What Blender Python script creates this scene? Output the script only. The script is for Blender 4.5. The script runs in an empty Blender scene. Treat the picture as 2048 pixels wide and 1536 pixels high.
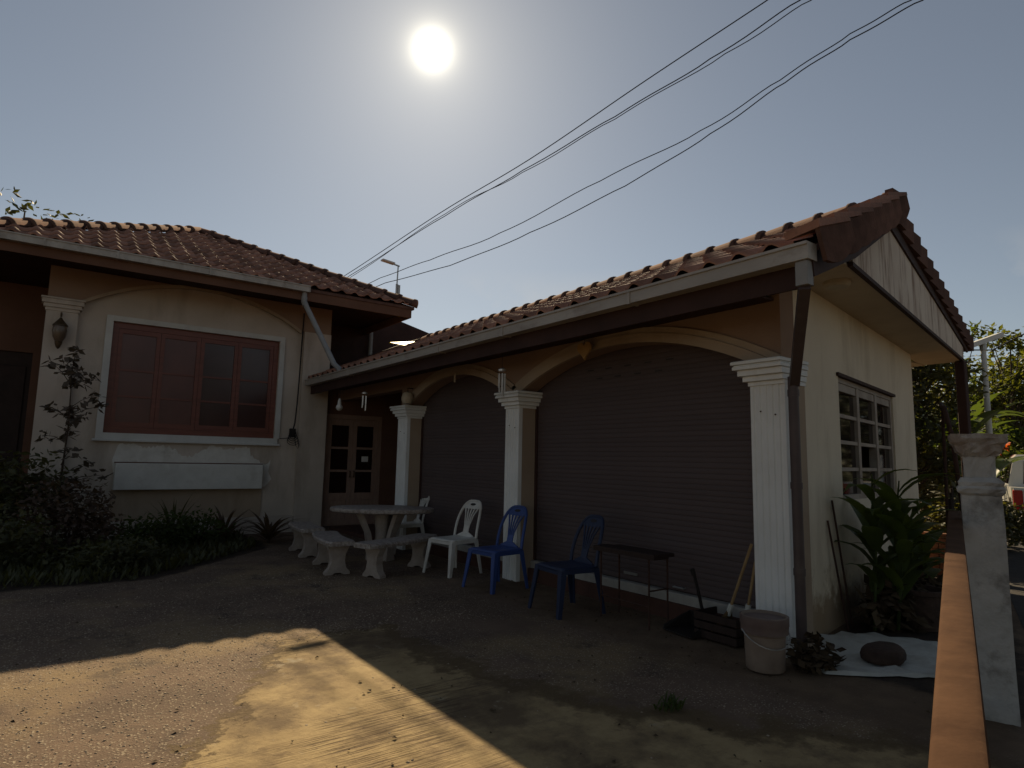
import bpy, math, random
from mathutils import Vector, Matrix
R = math.radians
random.seed(7)
scene = bpy.context.scene
col = scene.collection

# ------------------------------------------------------------------ camera
cam_d = bpy.data.cameras.new('camera')
cam = bpy.data.objects.new('camera', cam_d); col.objects.link(cam)
scene.camera = cam
cam_d.sensor_width = 36.0
cam_d.lens = 1250.0/2048.0*36.0
cam_d.clip_start = 0.05; cam_d.clip_end = 2000
def cam_axes(pitch, roll, az):
    c, s = math.cos(pitch), math.sin(pitch)
    f = Vector((math.cos(az)*c, math.sin(az)*c, s))
    r = Vector((math.sin(az), -math.cos(az), 0))
    u = r.cross(f)
    cr, sr = math.cos(roll), math.sin(roll)
    # picture content turned clockwise by roll -> camera turned counter-clockwise
    r2 = r*cr + u*sr; u2 = u*cr - r*sr
    return r2, u2, f
CR, CU, CF = cam_axes(R(6.97248), R(1.16078), R(90-36.24425))
CAM = Vector((-4.569, -2.939, 1.42))
cam.matrix_world = Matrix(((CR.x, CU.x, -CF.x, CAM.x), (CR.y, CU.y, -CF.y, CAM.y), (CR.z, CU.z, -CF.z, CAM.z), (0, 0, 0, 1)))

# ------------------------------------------------------------------ sky, sun, exposure
SUN_EL, SUN_AZ = R(34.7), R(62.24)          # azimuth measured from +X
SUN = Vector((math.cos(SUN_EL)*math.cos(SUN_AZ), math.cos(SUN_EL)*math.sin(SUN_AZ), math.sin(SUN_EL)))
world = bpy.data.worlds.new('World'); scene.world = world; world.use_nodes = True
nt = world.node_tree; nt.nodes.clear()
def nn(tree, t, **kw):
    n = tree.nodes.new(t)
    for k, v in kw.items(): setattr(n, k, v)
    return n
out = nn(nt, 'ShaderNodeOutputWorld'); bg = nn(nt, 'ShaderNodeBackground')
sky = nn(nt, 'ShaderNodeTexSky', sky_type='NISHITA', sun_disc=False, sun_elevation=SUN_EL, sun_rotation=math.pi/2-SUN_AZ)
sky.altitude = 300; sky.air_density = 1.0; sky.dust_density = 0.35; sky.ozone_density = 1.6
SKY_STRENGTH = 0.05
bg.inputs['Strength'].default_value = SKY_STRENGTH
# the sun itself and its aureole, a function of the direction to the sun only
tc = nn(nt, 'ShaderNodeTexCoord')
dot = nn(nt, 'ShaderNodeVectorMath', operation='DOT_PRODUCT'); dot.inputs[1].default_value = SUN
nrm = nn(nt, 'ShaderNodeVectorMath', operation='NORMALIZE')
nt.links.new(tc.outputs['Generated'], nrm.inputs[0]); nt.links.new(nrm.outputs[0], dot.inputs[0])
def m(op, a, b=None):
    n = nn(nt, 'ShaderNodeMath', operation=op)
    for i, v in enumerate((a, b)):
        if v is None: continue
        if isinstance(v, (int, float)): n.inputs[i].default_value = v
        else: nt.links.new(v, n.inputs[i])
    return n.outputs[0]
ang = m('ARCCOSINE', m('MINIMUM', dot.outputs['Value'], 1.0))
def gauss(w): return m('EXPONENT', m('MULTIPLY', m('POWER', m('DIVIDE', ang, R(w)), 2.0), -1.0))
glow = m('ADD', m('MULTIPLY', m('EXPONENT', m('MULTIPLY', ang, -1.0/R(0.55))), 120.0), m('ADD', m('MULTIPLY', m('EXPONENT', m('MULTIPLY', ang, -1.0/R(2.4))), 7.0), m('MULTIPLY', m('EXPONENT', m('MULTIPLY', ang, -1.0/R(6.0))), 1.5)))
mul = nn(nt, 'ShaderNodeVectorMath', operation='SCALE'); mul.inputs[0].default_value = (1.0, 0.91, 0.70)
nt.links.new(glow, mul.inputs['Scale'])
add = nn(nt, 'ShaderNodeVectorMath', operation='ADD')
hsv = nn(nt, 'ShaderNodeHueSaturation'); hsv.inputs['Saturation'].default_value = 0.6
tint = nn(nt, 'ShaderNodeMix', data_type='RGBA', blend_type='MULTIPLY'); tint.inputs['Factor'].default_value = 1.0; tint.inputs['B'].default_value = (0.99, 1.0, 0.94, 1)
nt.links.new(sky.outputs[0], tint.inputs['A']); nt.links.new(tint.outputs['Result'], hsv.inputs['Color'])
# a soft bank of cumulus low above the horizon
sep = nn(nt, 'ShaderNodeSeparateXYZ'); nt.links.new(nrm.outputs[0], sep.inputs[0])
cn = nn(nt, 'ShaderNodeTexNoise'); cn.inputs['Scale'].default_value = 5.0; cn.inputs['Detail'].default_value = 6.0; cn.inputs['Roughness'].default_value = 0.55
nt.links.new(nrm.outputs[0], cn.inputs['Vector'])
cr1 = nn(nt, 'ShaderNodeMapRange'); nt.links.new(cn.outputs['Fac'], cr1.inputs['Value'])
cr1.inputs['From Min'].default_value = 0.50; cr1.inputs['From Max'].default_value = 0.62
cr2 = nn(nt, 'ShaderNodeMapRange'); nt.links.new(sep.outputs['Z'], cr2.inputs['Value'])
cr2.inputs['From Min'].default_value = 0.30; cr2.inputs['From Max'].default_value = 0.16
cmask = m('MULTIPLY', m('MULTIPLY', cr1.outputs[0], cr2.outputs[0]), 0.6)
cmix = nn(nt, 'ShaderNodeMix', data_type='RGBA'); nt.links.new(cmask, cmix.inputs['Factor'])
nt.links.new(hsv.outputs[0], cmix.inputs['A']); cmix.inputs['B'].default_value = (10.5, 9.6, 8.2, 1)
nt.links.new(cmix.outputs['Result'], add.inputs[0]); nt.links.new(mul.outputs[0], add.inputs[1])
nt.links.new(add.outputs[0], bg.inputs['Color']); nt.links.new(bg.outputs[0], out.inputs[0])

sun_d = bpy.data.lights.new('sun', 'SUN'); sun_d.energy = 5.0; sun_d.angle = R(0.53); sun_d.color = (1.0, 0.80, 0.52)
sun = bpy.data.objects.new('sun', sun_d); col.objects.link(sun)
sun.rotation_euler = SUN.to_track_quat('Z', 'Y').to_euler(); sun.location = (0, 0, 30)

scene.view_settings.view_transform = 'Standard'; scene.view_settings.look = 'None'
scene.view_settings.exposure = 0.35; scene.view_settings.gamma = 1.0; scene.view_settings.use_curve_mapping = False

# ------------------------------------------------------------------ materials
MATS = {}
def mat(name, c1, c2=None, scale=4.0, rough=0.85, bump=0.0, bscale=None, detail=6.0, stretch=(1, 1, 1), lo=0.35, hi=0.65,
        stain=None, stain_scale=1.0, stain_stretch=(1, 1, 1), stain_lo=0.55, stain_hi=0.75, stain_amt=0.8,
        splash=None, rnd=0.0, spec=0.3, trans=0.0, metal=0.0, coat=0.0, wave=None):
    """Principled material: two colours by noise, an optional stain layer, per-object variation and fine relief."""
    M = bpy.data.materials.new(name); M.use_nodes = True; t = M.node_tree; t.nodes.clear()
    o = nn(t, 'ShaderNodeOutputMaterial'); p = nn(t, 'ShaderNodeBsdfPrincipled')
    L = t.links.new
    co = nn(t, 'ShaderNodeTexCoord'); mp = nn(t, 'ShaderNodeMapping'); L(co.outputs['Object'], mp.inputs['Vector'])
    mp.inputs['Scale'].default_value = stretch
    n1 = nn(t, 'ShaderNodeTexNoise'); n1.inputs['Scale'].default_value = scale; n1.inputs['Detail'].default_value = detail; n1.inputs['Roughness'].default_value = 0.62
    L(mp.outputs[0], n1.inputs['Vector'])
    mr = nn(t, 'ShaderNodeMapRange'); L(n1.outputs['Fac'], mr.inputs['Value']); mr.inputs['From Min'].default_value = lo; mr.inputs['From Max'].default_value = hi
    mx = nn(t, 'ShaderNodeMix', data_type='RGBA'); L(mr.outputs[0], mx.inputs['Factor'])
    mx.inputs['A'].default_value = (*c1, 1); mx.inputs['B'].default_value = (*(c2 or [v*0.8 for v in c1]), 1)
    c = mx.outputs['Result']
    if stain:
        sm = nn(t, 'ShaderNodeMapping'); L(co.outputs['Object'], sm.inputs['Vector']); sm.inputs['Scale'].default_value = stain_stretch
        sn = nn(t, 'ShaderNodeTexNoise'); sn.inputs['Scale'].default_value = stain_scale; sn.inputs['Detail'].default_value = 8; sn.inputs['Roughness'].default_value = 0.65
        L(sm.outputs[0], sn.inputs['Vector'])
        sr = nn(t, 'ShaderNodeMapRange'); L(sn.outputs['Fac'], sr.inputs['Value']); sr.inputs['From Min'].default_value = stain_lo; sr.inputs['From Max'].default_value = stain_hi
        sr.inputs['To Max'].default_value = stain_amt
        sx = nn(t, 'ShaderNodeMix', data_type='RGBA'); L(sr.outputs[0], sx.inputs['Factor']); L(c, sx.inputs['A']); sx.inputs['B'].default_value = (*stain, 1)
        c = sx.outputs['Result']
    if splash:
        sz_ = nn(t, 'ShaderNodeSeparateXYZ'); L(co.outputs['Object'], sz_.inputs[0])
        s2 = nn(t, 'ShaderNodeTexNoise'); s2.inputs['Scale'].default_value = 3.2; s2.inputs['Detail'].default_value = 9; s2.inputs['Roughness'].default_value = .72; L(co.outputs['Object'], s2.inputs['Vector'])
        am = nn(t, 'ShaderNodeMath', operation='MULTIPLY_ADD'); L(s2.outputs['Fac'], am.inputs[0]); am.inputs[1].default_value = -1.3; L(sz_.outputs['Z'], am.inputs[2])
        s3 = nn(t, 'ShaderNodeMapRange'); L(am.outputs[0], s3.inputs['Value']); s3.inputs['From Min'].default_value = -.18; s3.inputs['From Max'].default_value = -.42; s3.inputs['To Max'].default_value = .8
        s4 = nn(t, 'ShaderNodeMix', data_type='RGBA'); L(s3.outputs[0], s4.inputs['Factor']); L(c, s4.inputs['A']); s4.inputs['B'].default_value = (*splash, 1); c = s4.outputs['Result']
    if rnd:
        oi = nn(t, 'ShaderNodeObjectInfo'); rr = nn(t, 'ShaderNodeMapRange'); L(oi.outputs['Random'], rr.inputs['Value'])
        rr.inputs['To Min'].default_value = 1-rnd; rr.inputs['To Max'].default_value = 1+rnd
        hs = nn(t, 'ShaderNodeHueSaturation'); L(rr.outputs[0], hs.inputs['Value']); L(c, hs.inputs['Color'])
        c = hs.outputs[0]
    L(c, p.inputs['Base Color'])
    p.inputs['Roughness'].default_value = rough; p.inputs['Specular IOR Level'].default_value = spec; p.inputs['Metallic'].default_value = metal
    if coat: p.inputs['Coat Weight'].default_value = coat; p.inputs['Coat Roughness'].default_value = 0.15
    if bump:
        bn = nn(t, 'ShaderNodeTexNoise'); bn.inputs['Scale'].default_value = bscale or scale*6; bn.inputs['Detail'].default_value = 5
        L(mp.outputs[0], bn.inputs['Vector'])
        h = bn.outputs['Fac']
        if wave:
            wv = nn(t, 'ShaderNodeTexWave'); wv.inputs['Scale'].default_value = wave; wv.inputs['Distortion'].default_value = 3.0; wv.inputs['Detail'].default_value = 2
            rm = nn(t, 'ShaderNodeMapping'); L(co.outputs['Object'], rm.inputs['Vector']); rm.inputs['Rotation'].default_value = (0, 0, R(35))
            L(rm.outputs[0], wv.inputs['Vector'])
            ad = nn(t, 'ShaderNodeMath', operation='ADD'); L(h, ad.inputs[0]); L(wv.outputs['Fac'], ad.inputs[1]); h = ad.outputs[0]
        b = nn(t, 'ShaderNodeBump'); b.inputs['Strength'].default_value = bump; b.inputs['Distance'].default_value = 0.02
        L(h, b.inputs['Height']); L(b.outputs[0], p.inputs['Normal'])
    if trans:
        tr = nn(t, 'ShaderNodeBsdfTranslucent'); ms = nn(t, 'ShaderNodeMixShader'); ms.inputs[0].default_value = trans
        tb = nn(t, 'ShaderNodeMix', data_type='RGBA', blend_type='MULTIPLY'); tb.inputs['Factor'].default_value = 1.0
        L(c, tb.inputs['A']); tb.inputs['B'].default_value = (2.6, 2.4, 0.7, 1)
        L(tb.outputs['Result'], tr.inputs['Color']); L(p.outputs[0], ms.inputs[1]); L(tr.outputs[0], ms.inputs[2]); L(ms.outputs[0], o.inputs[0])
    else: L(p.outputs[0], o.inputs[0])
    MATS[name] = M; return M
def glass(name, tint, rough=0.05):
    M = bpy.data.materials.new(name); M.use_nodes = True; t = M.node_tree; p = t.nodes['Principled BSDF']
    n = nn(t, 'ShaderNodeTexNoise'); n.inputs['Scale'].default_value = 3.0
    co = nn(t, 'ShaderNodeTexCoord'); t.links.new(co.outputs['Object'], n.inputs['Vector'])
    x = nn(t, 'ShaderNodeMix', data_type='RGBA'); t.links.new(n.outputs['Fac'], x.inputs['Factor'])
    x.inputs['A'].default_value = (*tint, 1); x.inputs['B'].default_value = (*[v*0.5 for v in tint], 1)
    t.links.new(x.outputs['Result'], p.inputs['Base Color'])
    p.inputs['Roughness'].default_value = rough; p.inputs['Specular IOR Level'].default_value = 0.5
    MATS[name] = M; return M

def nz(t, vec, scale, detail=6, rough=.6, lo=.35, hi=.65):
    n = nn(t, 'ShaderNodeTexNoise'); n.inputs['Scale'].default_value = scale; n.inputs['Detail'].default_value = detail; n.inputs['Roughness'].default_value = rough
    t.links.new(vec, n.inputs['Vector']); r = nn(t, 'ShaderNodeMapRange'); t.links.new(n.outputs['Fac'], r.inputs['Value'])
    r.inputs['From Min'].default_value = lo; r.inputs['From Max'].default_value = hi; return r.outputs[0]
def cmx(t, f, a, b):
    x = nn(t, 'ShaderNodeMix', data_type='RGBA')
    if isinstance(f, float): x.inputs['Factor'].default_value = f
    else: t.links.new(f, x.inputs['Factor'])
    for k, v in (('A', a), ('B', b)):
        if isinstance(v, tuple): x.inputs[k].default_value = (*v, 1)
        else: t.links.new(v, x.inputs[k])
    return x.outputs['Result']
def mth(t, op, a, b):
    n = nn(t, 'ShaderNodeMath', operation=op, use_clamp=True)
    for i, v in enumerate((a, b)):
        if isinstance(v, float): n.inputs[i].default_value = v
        else: t.links.new(v, n.inputs[i])
    return n.outputs[0]
def ground_mat():
    """one worn yard surface: exposed pebble concrete, a smoother trowelled patch, garden soil; the borders wander with noise"""
    M = bpy.data.materials.new('ground'); M.use_nodes = True; t = M.node_tree; p = t.nodes['Principled BSDF']; L = t.links.new
    v = nn(t, 'ShaderNodeTexCoord').outputs['Object']
    sp = nn(t, 'ShaderNodeSeparateXYZ'); L(v, sp.inputs[0]); X, Y = sp.outputs['X'], sp.outputs['Y']
    def o_(op, a, b=0.0):
        n = nn(t, 'ShaderNodeMath', operation=op)
        for i, q in enumerate((a, b)):
            if isinstance(q, (int, float)): n.inputs[i].default_value = q
            else: L(q, n.inputs[i])
        return n.outputs[0]
    def lin(ax, ay, c): return o_('ADD', o_('ADD', o_('MULTIPLY', X, ax), o_('MULTIPLY', Y, ay)), c)
    def mn(*q):
        r = q[0]
        for k in q[1:]: r = o_('MINIMUM', r, k)
        return r
    def edge(dist, amp, scale, soft):
        n = nn(t, 'ShaderNodeTexNoise'); n.inputs['Scale'].default_value = scale; n.inputs['Detail'].default_value = 9; n.inputs['Roughness'].default_value = .7; L(v, n.inputs['Vector'])
        r = nn(t, 'ShaderNodeMapRange'); L(o_('ADD', dist, o_('MULTIPLY', o_('SUBTRACT', n.outputs['Fac'], .5), amp)), r.inputs['Value'])
        r.inputs['From Min'].default_value = -soft; r.inputs['From Max'].default_value = soft; return r.outputs[0]
    # pebble concrete
    c = cmx(t, nz(t, v, 1.3, 8), (.185, .126, .086), (.110, .075, .053))
    c = cmx(t, mth(t, 'MULTIPLY', nz(t, v, .7, 6, .6, .50, .62), .8), c, (.26, .185, .10))
    c = cmx(t, mth(t, 'MULTIPLY', nz(t, v, 2.1, 8, .7, .56, .66), .8), c, (.075, .054, .040))
    vo = nn(t, 'ShaderNodeTexVoronoi'); vo.inputs['Scale'].default_value = 58.0
    wob = nn(t, 'ShaderNodeMapping'); L(v, wob.inputs['Vector']); wob.inputs['Scale'].default_value = (1, 1.35, 1); L(wob.outputs[0], vo.inputs['Vector'])
    sep_ = nn(t, 'ShaderNodeSeparateColor'); L(vo.outputs['Color'], sep_.inputs[0])
    mr = nn(t, 'ShaderNodeMapRange'); L(vo.outputs['Distance'], mr.inputs['Value']); mr.inputs['From Min'].default_value = .44; mr.inputs['From Max'].default_value = .30
    pick = nn(t, 'ShaderNodeMapRange'); L(sep_.outputs[0], pick.inputs['Value']); pick.inputs['From Min'].default_value = .25; pick.inputs['From Max'].default_value = .45
    ptone = cmx(t, sep_.outputs[1], (.46, .38, .27), (.14, .10, .072))
    peb = mth(t, 'MULTIPLY', mr.outputs[0], mth(t, 'MULTIPLY', pick.outputs[0], nz(t, v, .9, 5, .6, .36, .48)))
    c = cmx(t, peb, c, ptone)
    # trowelled patch
    rot = nn(t, 'ShaderNodeMapping'); L(v, rot.inputs['Vector']); rot.inputs['Rotation'].default_value = (0, 0, R(-62)); rot.inputs['Scale'].default_value = (1.2, 42.0, 1.0)
    k = cmx(t, nz(t, v, 3.5, 9, .7), (.41, .305, .155), (.28, .20, .10))
    k = cmx(t, mth(t, 'MULTIPLY', nz(t, v, 1.0, 8, .68, .48, .60), .85), k, (.125, .085, .050))
    k = cmx(t, mth(t, 'MULTIPLY', nz(t, v, 6.0, 9, .75, .56, .66), .7), k, (.15, .10, .055))
    k = cmx(t, mth(t, 'MULTIPLY', nz(t, v, 2.7, 9, .7, .61, .70), .8), k, (.42, .36, .26))
    br = mth(t, 'MULTIPLY', nz(t, rot.outputs[0], 2.0, 4, .6, .50, .60), nz(t, v, .8, 4, .5, .50, .58))
    k = cmx(t, mth(t, 'MULTIPLY', br, .85), k, (.095, .062, .038))
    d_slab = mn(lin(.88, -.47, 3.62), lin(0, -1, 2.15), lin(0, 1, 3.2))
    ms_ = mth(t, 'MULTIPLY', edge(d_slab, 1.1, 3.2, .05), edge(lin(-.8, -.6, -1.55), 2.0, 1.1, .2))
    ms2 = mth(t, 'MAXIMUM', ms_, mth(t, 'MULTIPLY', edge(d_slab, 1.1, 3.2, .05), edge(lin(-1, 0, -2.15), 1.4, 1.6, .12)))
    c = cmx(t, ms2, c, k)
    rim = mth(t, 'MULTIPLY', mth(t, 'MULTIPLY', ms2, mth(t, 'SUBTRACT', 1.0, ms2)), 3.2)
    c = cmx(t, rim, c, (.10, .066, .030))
    c = cmx(t, edge(lin(.335, -1, -9.0), 1.5, .8, .5), c, cmx(t, nz(t, v, .6, 7), (.36, .28, .18), (.24, .18, .11)))   # unseen pale verge across the road, added to bounce warm light
    # sandy strip along the garage front
    c = cmx(t, mth(t, 'MULTIPLY', edge(mn(lin(1, 0, .75), lin(0, -1, 3.3)), .7, 2.0, .12), .8), c, cmx(t, nz(t, v, 4, 8), (.185, .125, .075), (.11, .074, .047)))
    # soil: planting bed and side passage
    soil_ = cmx(t, nz(t, v, 7, 8), (.055, .038, .026), (.03, .021, .016))
    c = cmx(t, edge(mn(lin(-1, 0, -1.62), lin(0, 1, -5.35), lin(-1.08, 1, -9.1)), .6, 2.2, .06), c, soil_)
    c = cmx(t, edge(mn(lin(.196, -1, -.34), lin(-.335, 1, 1.78), lin(1, 0, -.05)), .5, 2.6, .06), c, soil_)
    ht = o_('ADD', o_('MULTIPLY', mth(t, 'MULTIPLY', peb, mth(t, 'SUBTRACT', 1.0, ms2)), .6), o_('SUBTRACT', o_('MULTIPLY', nz(t, v, 30, 7, .75, .2, .8), .6), o_('MULTIPLY', mth(t, 'MULTIPLY', br, ms2), .4)))
    L(c, p.inputs['Base Color']); p.inputs['Roughness'].default_value = .92; p.inputs['Specular IOR Level'].default_value = .25
    b = nn(t, 'ShaderNodeBump'); b.inputs['Strength'].default_value = .75; b.inputs['Distance'].default_value = .012; L(ht, b.inputs['Height']); L(b.outputs[0], p.inputs['Normal'])
    MATS['ground'] = M
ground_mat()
mat('apron', (.27, .20, .12), (.16, .115, .07), scale=3.0, bump=.5, bscale=40, stain=(.08, .055, .035), stain_scale=2.5, stain_amt=.7, rough=.95)
mat('road', (.06, .055, .05), (.04, .036, .033), scale=5, bump=.6, bscale=80, rough=.95)
mat('pebble', (.40, .33, .24), (.25, .19, .13), scale=60, rough=.85)
mat('garden_soil', (.05, .034, .024), (.028, .019, .014), scale=8, bump=1, bscale=40, rough=1)
mat('moss', (.035, .04, .014), (.02, .022, .01), scale=14, bump=1, bscale=70, rough=1)
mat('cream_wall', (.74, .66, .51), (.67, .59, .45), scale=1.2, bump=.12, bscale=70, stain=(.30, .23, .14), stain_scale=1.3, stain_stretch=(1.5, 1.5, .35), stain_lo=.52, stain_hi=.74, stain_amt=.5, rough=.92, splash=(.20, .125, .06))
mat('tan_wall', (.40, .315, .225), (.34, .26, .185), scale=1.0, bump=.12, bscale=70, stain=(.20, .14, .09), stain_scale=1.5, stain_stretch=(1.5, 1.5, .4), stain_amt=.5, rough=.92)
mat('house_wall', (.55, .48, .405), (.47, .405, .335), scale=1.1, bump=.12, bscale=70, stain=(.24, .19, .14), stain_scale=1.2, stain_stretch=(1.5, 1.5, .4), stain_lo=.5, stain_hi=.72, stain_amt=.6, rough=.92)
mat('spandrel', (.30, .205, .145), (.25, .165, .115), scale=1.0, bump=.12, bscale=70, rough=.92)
mat('brown_wall', (.16, .085, .055), (.12, .062, .04), scale=1.2, bump=.1, bscale=60, rough=.9)
mat('white_paint', (.78, .80, .78), (.70, .71, .68), scale=2.5, bump=.1, bscale=80, stain=(.38, .32, .24), stain_scale=2.2, stain_stretch=(1.5, 1.5, .5), stain_amt=.5, rough=.85)
mat('white_trim', (.60, .60, .56), (.52, .51, .47), scale=3, bump=.08, bscale=70, rough=.85)
mat('shelf_white', (.66, .65, .60), (.56, .55, .50), scale=3, bump=.25, bscale=30, stain=(.34, .30, .24), stain_scale=2.5, stain_amt=.5, rough=.95)
mat('bare_plaster', (.68, .66, .60), (.58, .55, .49), scale=5, bump=.3, bscale=40, stain=(.30, .25, .19), stain_scale=3, stain_amt=.6, rough=.95)
mat('gable_board', (.66, .59, .49), (.58, .50, .41), scale=2, rough=.85, stain=(.20, .115, .075), stain_scale=1.0, stain_stretch=(5.5, 5.5, .75), stain_lo=.50, stain_hi=.64, stain_amt=.85)
mat('soffit', (.58, .49, .36), (.48, .39, .275), scale=1.3, rough=.9, stain=(.30, .22, .14), stain_scale=1.1, stain_amt=.5)
mat('dark_brown', (.055, .027, .021), (.036, .018, .014), scale=3, rough=.75, bump=.1)
mat('roof_tile', (.34, .175, .12), (.25, .125, .085), scale=5, rough=.7, bump=.25, bscale=60, stain=(.11, .065, .045), stain_scale=3.5, stain_lo=.52, stain_hi=.72, stain_amt=.8, rnd=.34, spec=.3)
mat('ridge_tile', (.155, .088, .068), (.10, .058, .045), scale=5, spec=.1, rough=.95, bump=.25, bscale=50, stain=(.05, .04, .028), stain_scale=3, stain_amt=.7, rnd=.25)
mat('gutter_metal', (.44, .41, .36), (.34, .31, .27), scale=1.5, stretch=(4, .6, 2), rough=.5, metal=.15, stain=(.16, .12, .09), stain_scale=2, stain_stretch=(3, 1, 2), stain_amt=.7)
mat('pipe_plastic', (.10, .075, .07), (.07, .052, .05), scale=3, rough=.5, stain=(.16, .13, .11), stain_scale=3, stain_amt=.6)
mat('pipe_grey', (.30, .30, .29), (.22, .22, .21), scale=3, rough=.55)
mat('shutter', (.100, .076, .074), (.085, .064, .062), scale=1.4, rough=.62, stain=(.09, .07, .06), stain_scale=2.2, stain_stretch=(1, 1, .6), stain_amt=.5, rnd=.05)
mat('red_oxide', (.10, .048, .034), (.07, .035, .026), scale=4, rough=.8, bump=.2)
mat('threshold', (.40, .39, .35), (.30, .28, .25), scale=4, rough=.9, bump=.2)
mat('red_wood', (.19, .065, .042), (.14, .046, .03), scale=3, stretch=(1, 1, 6), rough=.42, spec=.4)
mat('door_wood', (.32, .215, .165), (.25, .165, .125), scale=4, stretch=(6, 6, 1), rough=.6)
mat('pale_frame', (.40, .35, .29), (.32, .27, .22), scale=4, rough=.7, stain=(.2, .15, .11), stain_scale=4, stain_amt=.5)
mat('curtain', (.13, .06, .05), (.09, .042, .036), scale=2, stretch=(8, 8, .6), rough=.9)
glass('window_glass', (.022, .016, .014)); glass('red_glass', (.15, .055, .040), .3); glass('door_glass', (.025, .012, .010), .1); glass('dim_glass', (.075, .034, .028), .2)
mat('white_plastic', (.66, .65, .60), (.55, .53, .48), scale=6, rough=.45, stain=(.40, .34, .26), stain_scale=5, stain_amt=.4)
mat('blue_plastic', (.045, .085, .26), (.035, .065, .20), scale=5, rough=.4, stain=(.06, .10, .25), stain_scale=4, stain_amt=.4)
mat('navy_plastic', (.030, .042, .085), (.022, .032, .068), scale=5, rough=.45)
mat('terrazzo', (.40, .36, .32), (.24, .20, .175), scale=26, rough=.5, lo=.42, hi=.58, bump=.1, stain=(.13, .10, .085), stain_scale=2.0, stain_amt=.5)
mat('stone_leg', (.40, .34, .29), (.30, .25, .21), scale=8, rough=.85, bump=.25)
mat('bucket_plastic', (.29, .225, .175), (.20, .15, .115), scale=4, rough=.6, stain=(.16, .11, .08), stain_scale=3, stain_amt=.8)
mat('bucket_rim', (.20, .15, .13), (.14, .10, .09), scale=5, rough=.55)
mat('black_plastic', (.02, .017, .016), (.03, .026, .024), scale=6, rough=.5)
mat('bamboo', (.36, .25, .12), (.26, .17, .08), scale=6, rough=.6)
mat('straw', (.16, .10, .045), (.09, .055, .026), scale=20, rough=.95)
mat('rust', (.07, .035, .024), (.04, .022, .017), scale=12, rough=.85)
mat('dark_wood', (.038, .023, .018), (.026, .016, .012), scale=6, stretch=(1, 6, 1), rough=.7)
mat('clear_sheet', (.75, .75, .70), (.68, .68, .62), scale=4, rough=.4, trans=.6)
mat('sack', (.56, .57, .52), (.46, .46, .41), scale=5, rough=.8, bump=.6, bscale=14, stain=(.25, .21, .16), stain_scale=3, stain_amt=.6)
mat('stump', (.085, .055, .042), (.05, .033, .026), scale=9, rough=.95, bump=.6, bscale=30)
mat('rail_paint', (.105, .055, .030), (.07, .036, .020), scale=7, rough=.9, bump=.1, bscale=40, stain=(.055, .027, .015), stain_scale=6, stain_lo=.5, stain_hi=.68, stain_amt=.75, spec=.06)
mat('post_plaster', (.50, .485, .45), (.38, .365, .335), scale=4, rough=.95, bump=.5, bscale=22, stain=(.09, .075, .06), stain_scale=3.0, stain_lo=.5, stain_hi=.66, stain_amt=.85)
mat('post_brick', (.30, .25, .21), (.20, .155, .125), scale=6, rough=.95, bump=.8, bscale=18, stain=(.48, .46, .42), stain_scale=4, stain_lo=.45, stain_hi=.6, stain_amt=.85)
mat('truck_white', (.72, .70, .64), (.68, .66, .60), scale=2, rough=.3, coat=.6)
mat('tail_red', (.45, .012, .01), (.35, .01, .008), scale=8, rough=.2)
mat('tyre', (.018, .017, .016), (.03, .027, .025), scale=10, rough=.9)
mat('steel', (.42, .42, .40), (.34, .34, .32), scale=6, rough=.4, metal=.7)
mat('lamp_white', (.66, .66, .62), (.58, .58, .54), scale=4, rough=.5)
mat('cable', (.016, .015, .015), (.024, .022, .022), scale=5, rough=.7)
mat('lantern_brass', (.10, .065, .035), (.06, .04, .022), scale=10, rough=.5, metal=.4)
glass('lantern_glass', (.16, .11, .07), .3)
mat('cream_shade', (.50, .43, .31), (.42, .35, .25), scale=8, rough=.5)
mat('heart', (.42, .26, .10), (.32, .19, .07), scale=8, rough=.6)
mat('chime_metal', (.62, .60, .56), (.5, .48, .45), scale=8, rough=.3, metal=.5)
mat('paper', (.7, .7, .66), (.6, .6, .56), scale=9, rough=.9)
mat('bark', (.085, .06, .042), (.05, .036, .026), scale=9, stretch=(1, 1, .25), rough=.95, bump=.6)
mat('leaf_dark', (.082, .084, .038), (.055, .056, .026), scale=2.5, rough=.55, trans=.25)
mat('leaf_red', (.105, .070, .050), (.07, .048, .036), scale=2.5, rough=.6, trans=.2)
mat('leaf_mid', (.060, .085, .022), (.040, .058, .016), scale=2.0, rough=.5, trans=.4)
mat('leaf_yellow', (.075, .085, .022), (.05, .06, .018), scale=1.5, rough=.55, trans=.45)
mat('leaf_banana', (.055, .085, .022), (.04, .06, .016), scale=1.5, rough=.45, trans=.35)
mat('leaf_ginger', (.080, .11, .034), (.058, .082, .026), scale=2, rough=.42, trans=.3)
mat('leaf_shade', (.040, .050, .018), (.028, .036, .012), scale=1.0, rough=.6)
mat('leaf_olive', (.055, .062, .028), (.038, .044, .02), scale=2, rough=.6, trans=.22)
mat('leaf_dusty', (.10, .075, .06), (.065, .055, .042), scale=2.5, rough=.7, trans=.15)
mat('leaf_dry', (.085, .058, .030), (.05, .034, .02), scale=5, rough=.95)
mat('orange_flower', (.60, .13, .02), (.5, .09, .015), scale=5, rough=.7, trans=.3)
mat('brick_red', (.20, .085, .045), (.14, .06, .035), scale=4, rough=.95, bump=.5, rnd=.2)
mat('fence_dark', (.04, .028, .022), (.028, .02, .017), scale=6, rough=.8)

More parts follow.
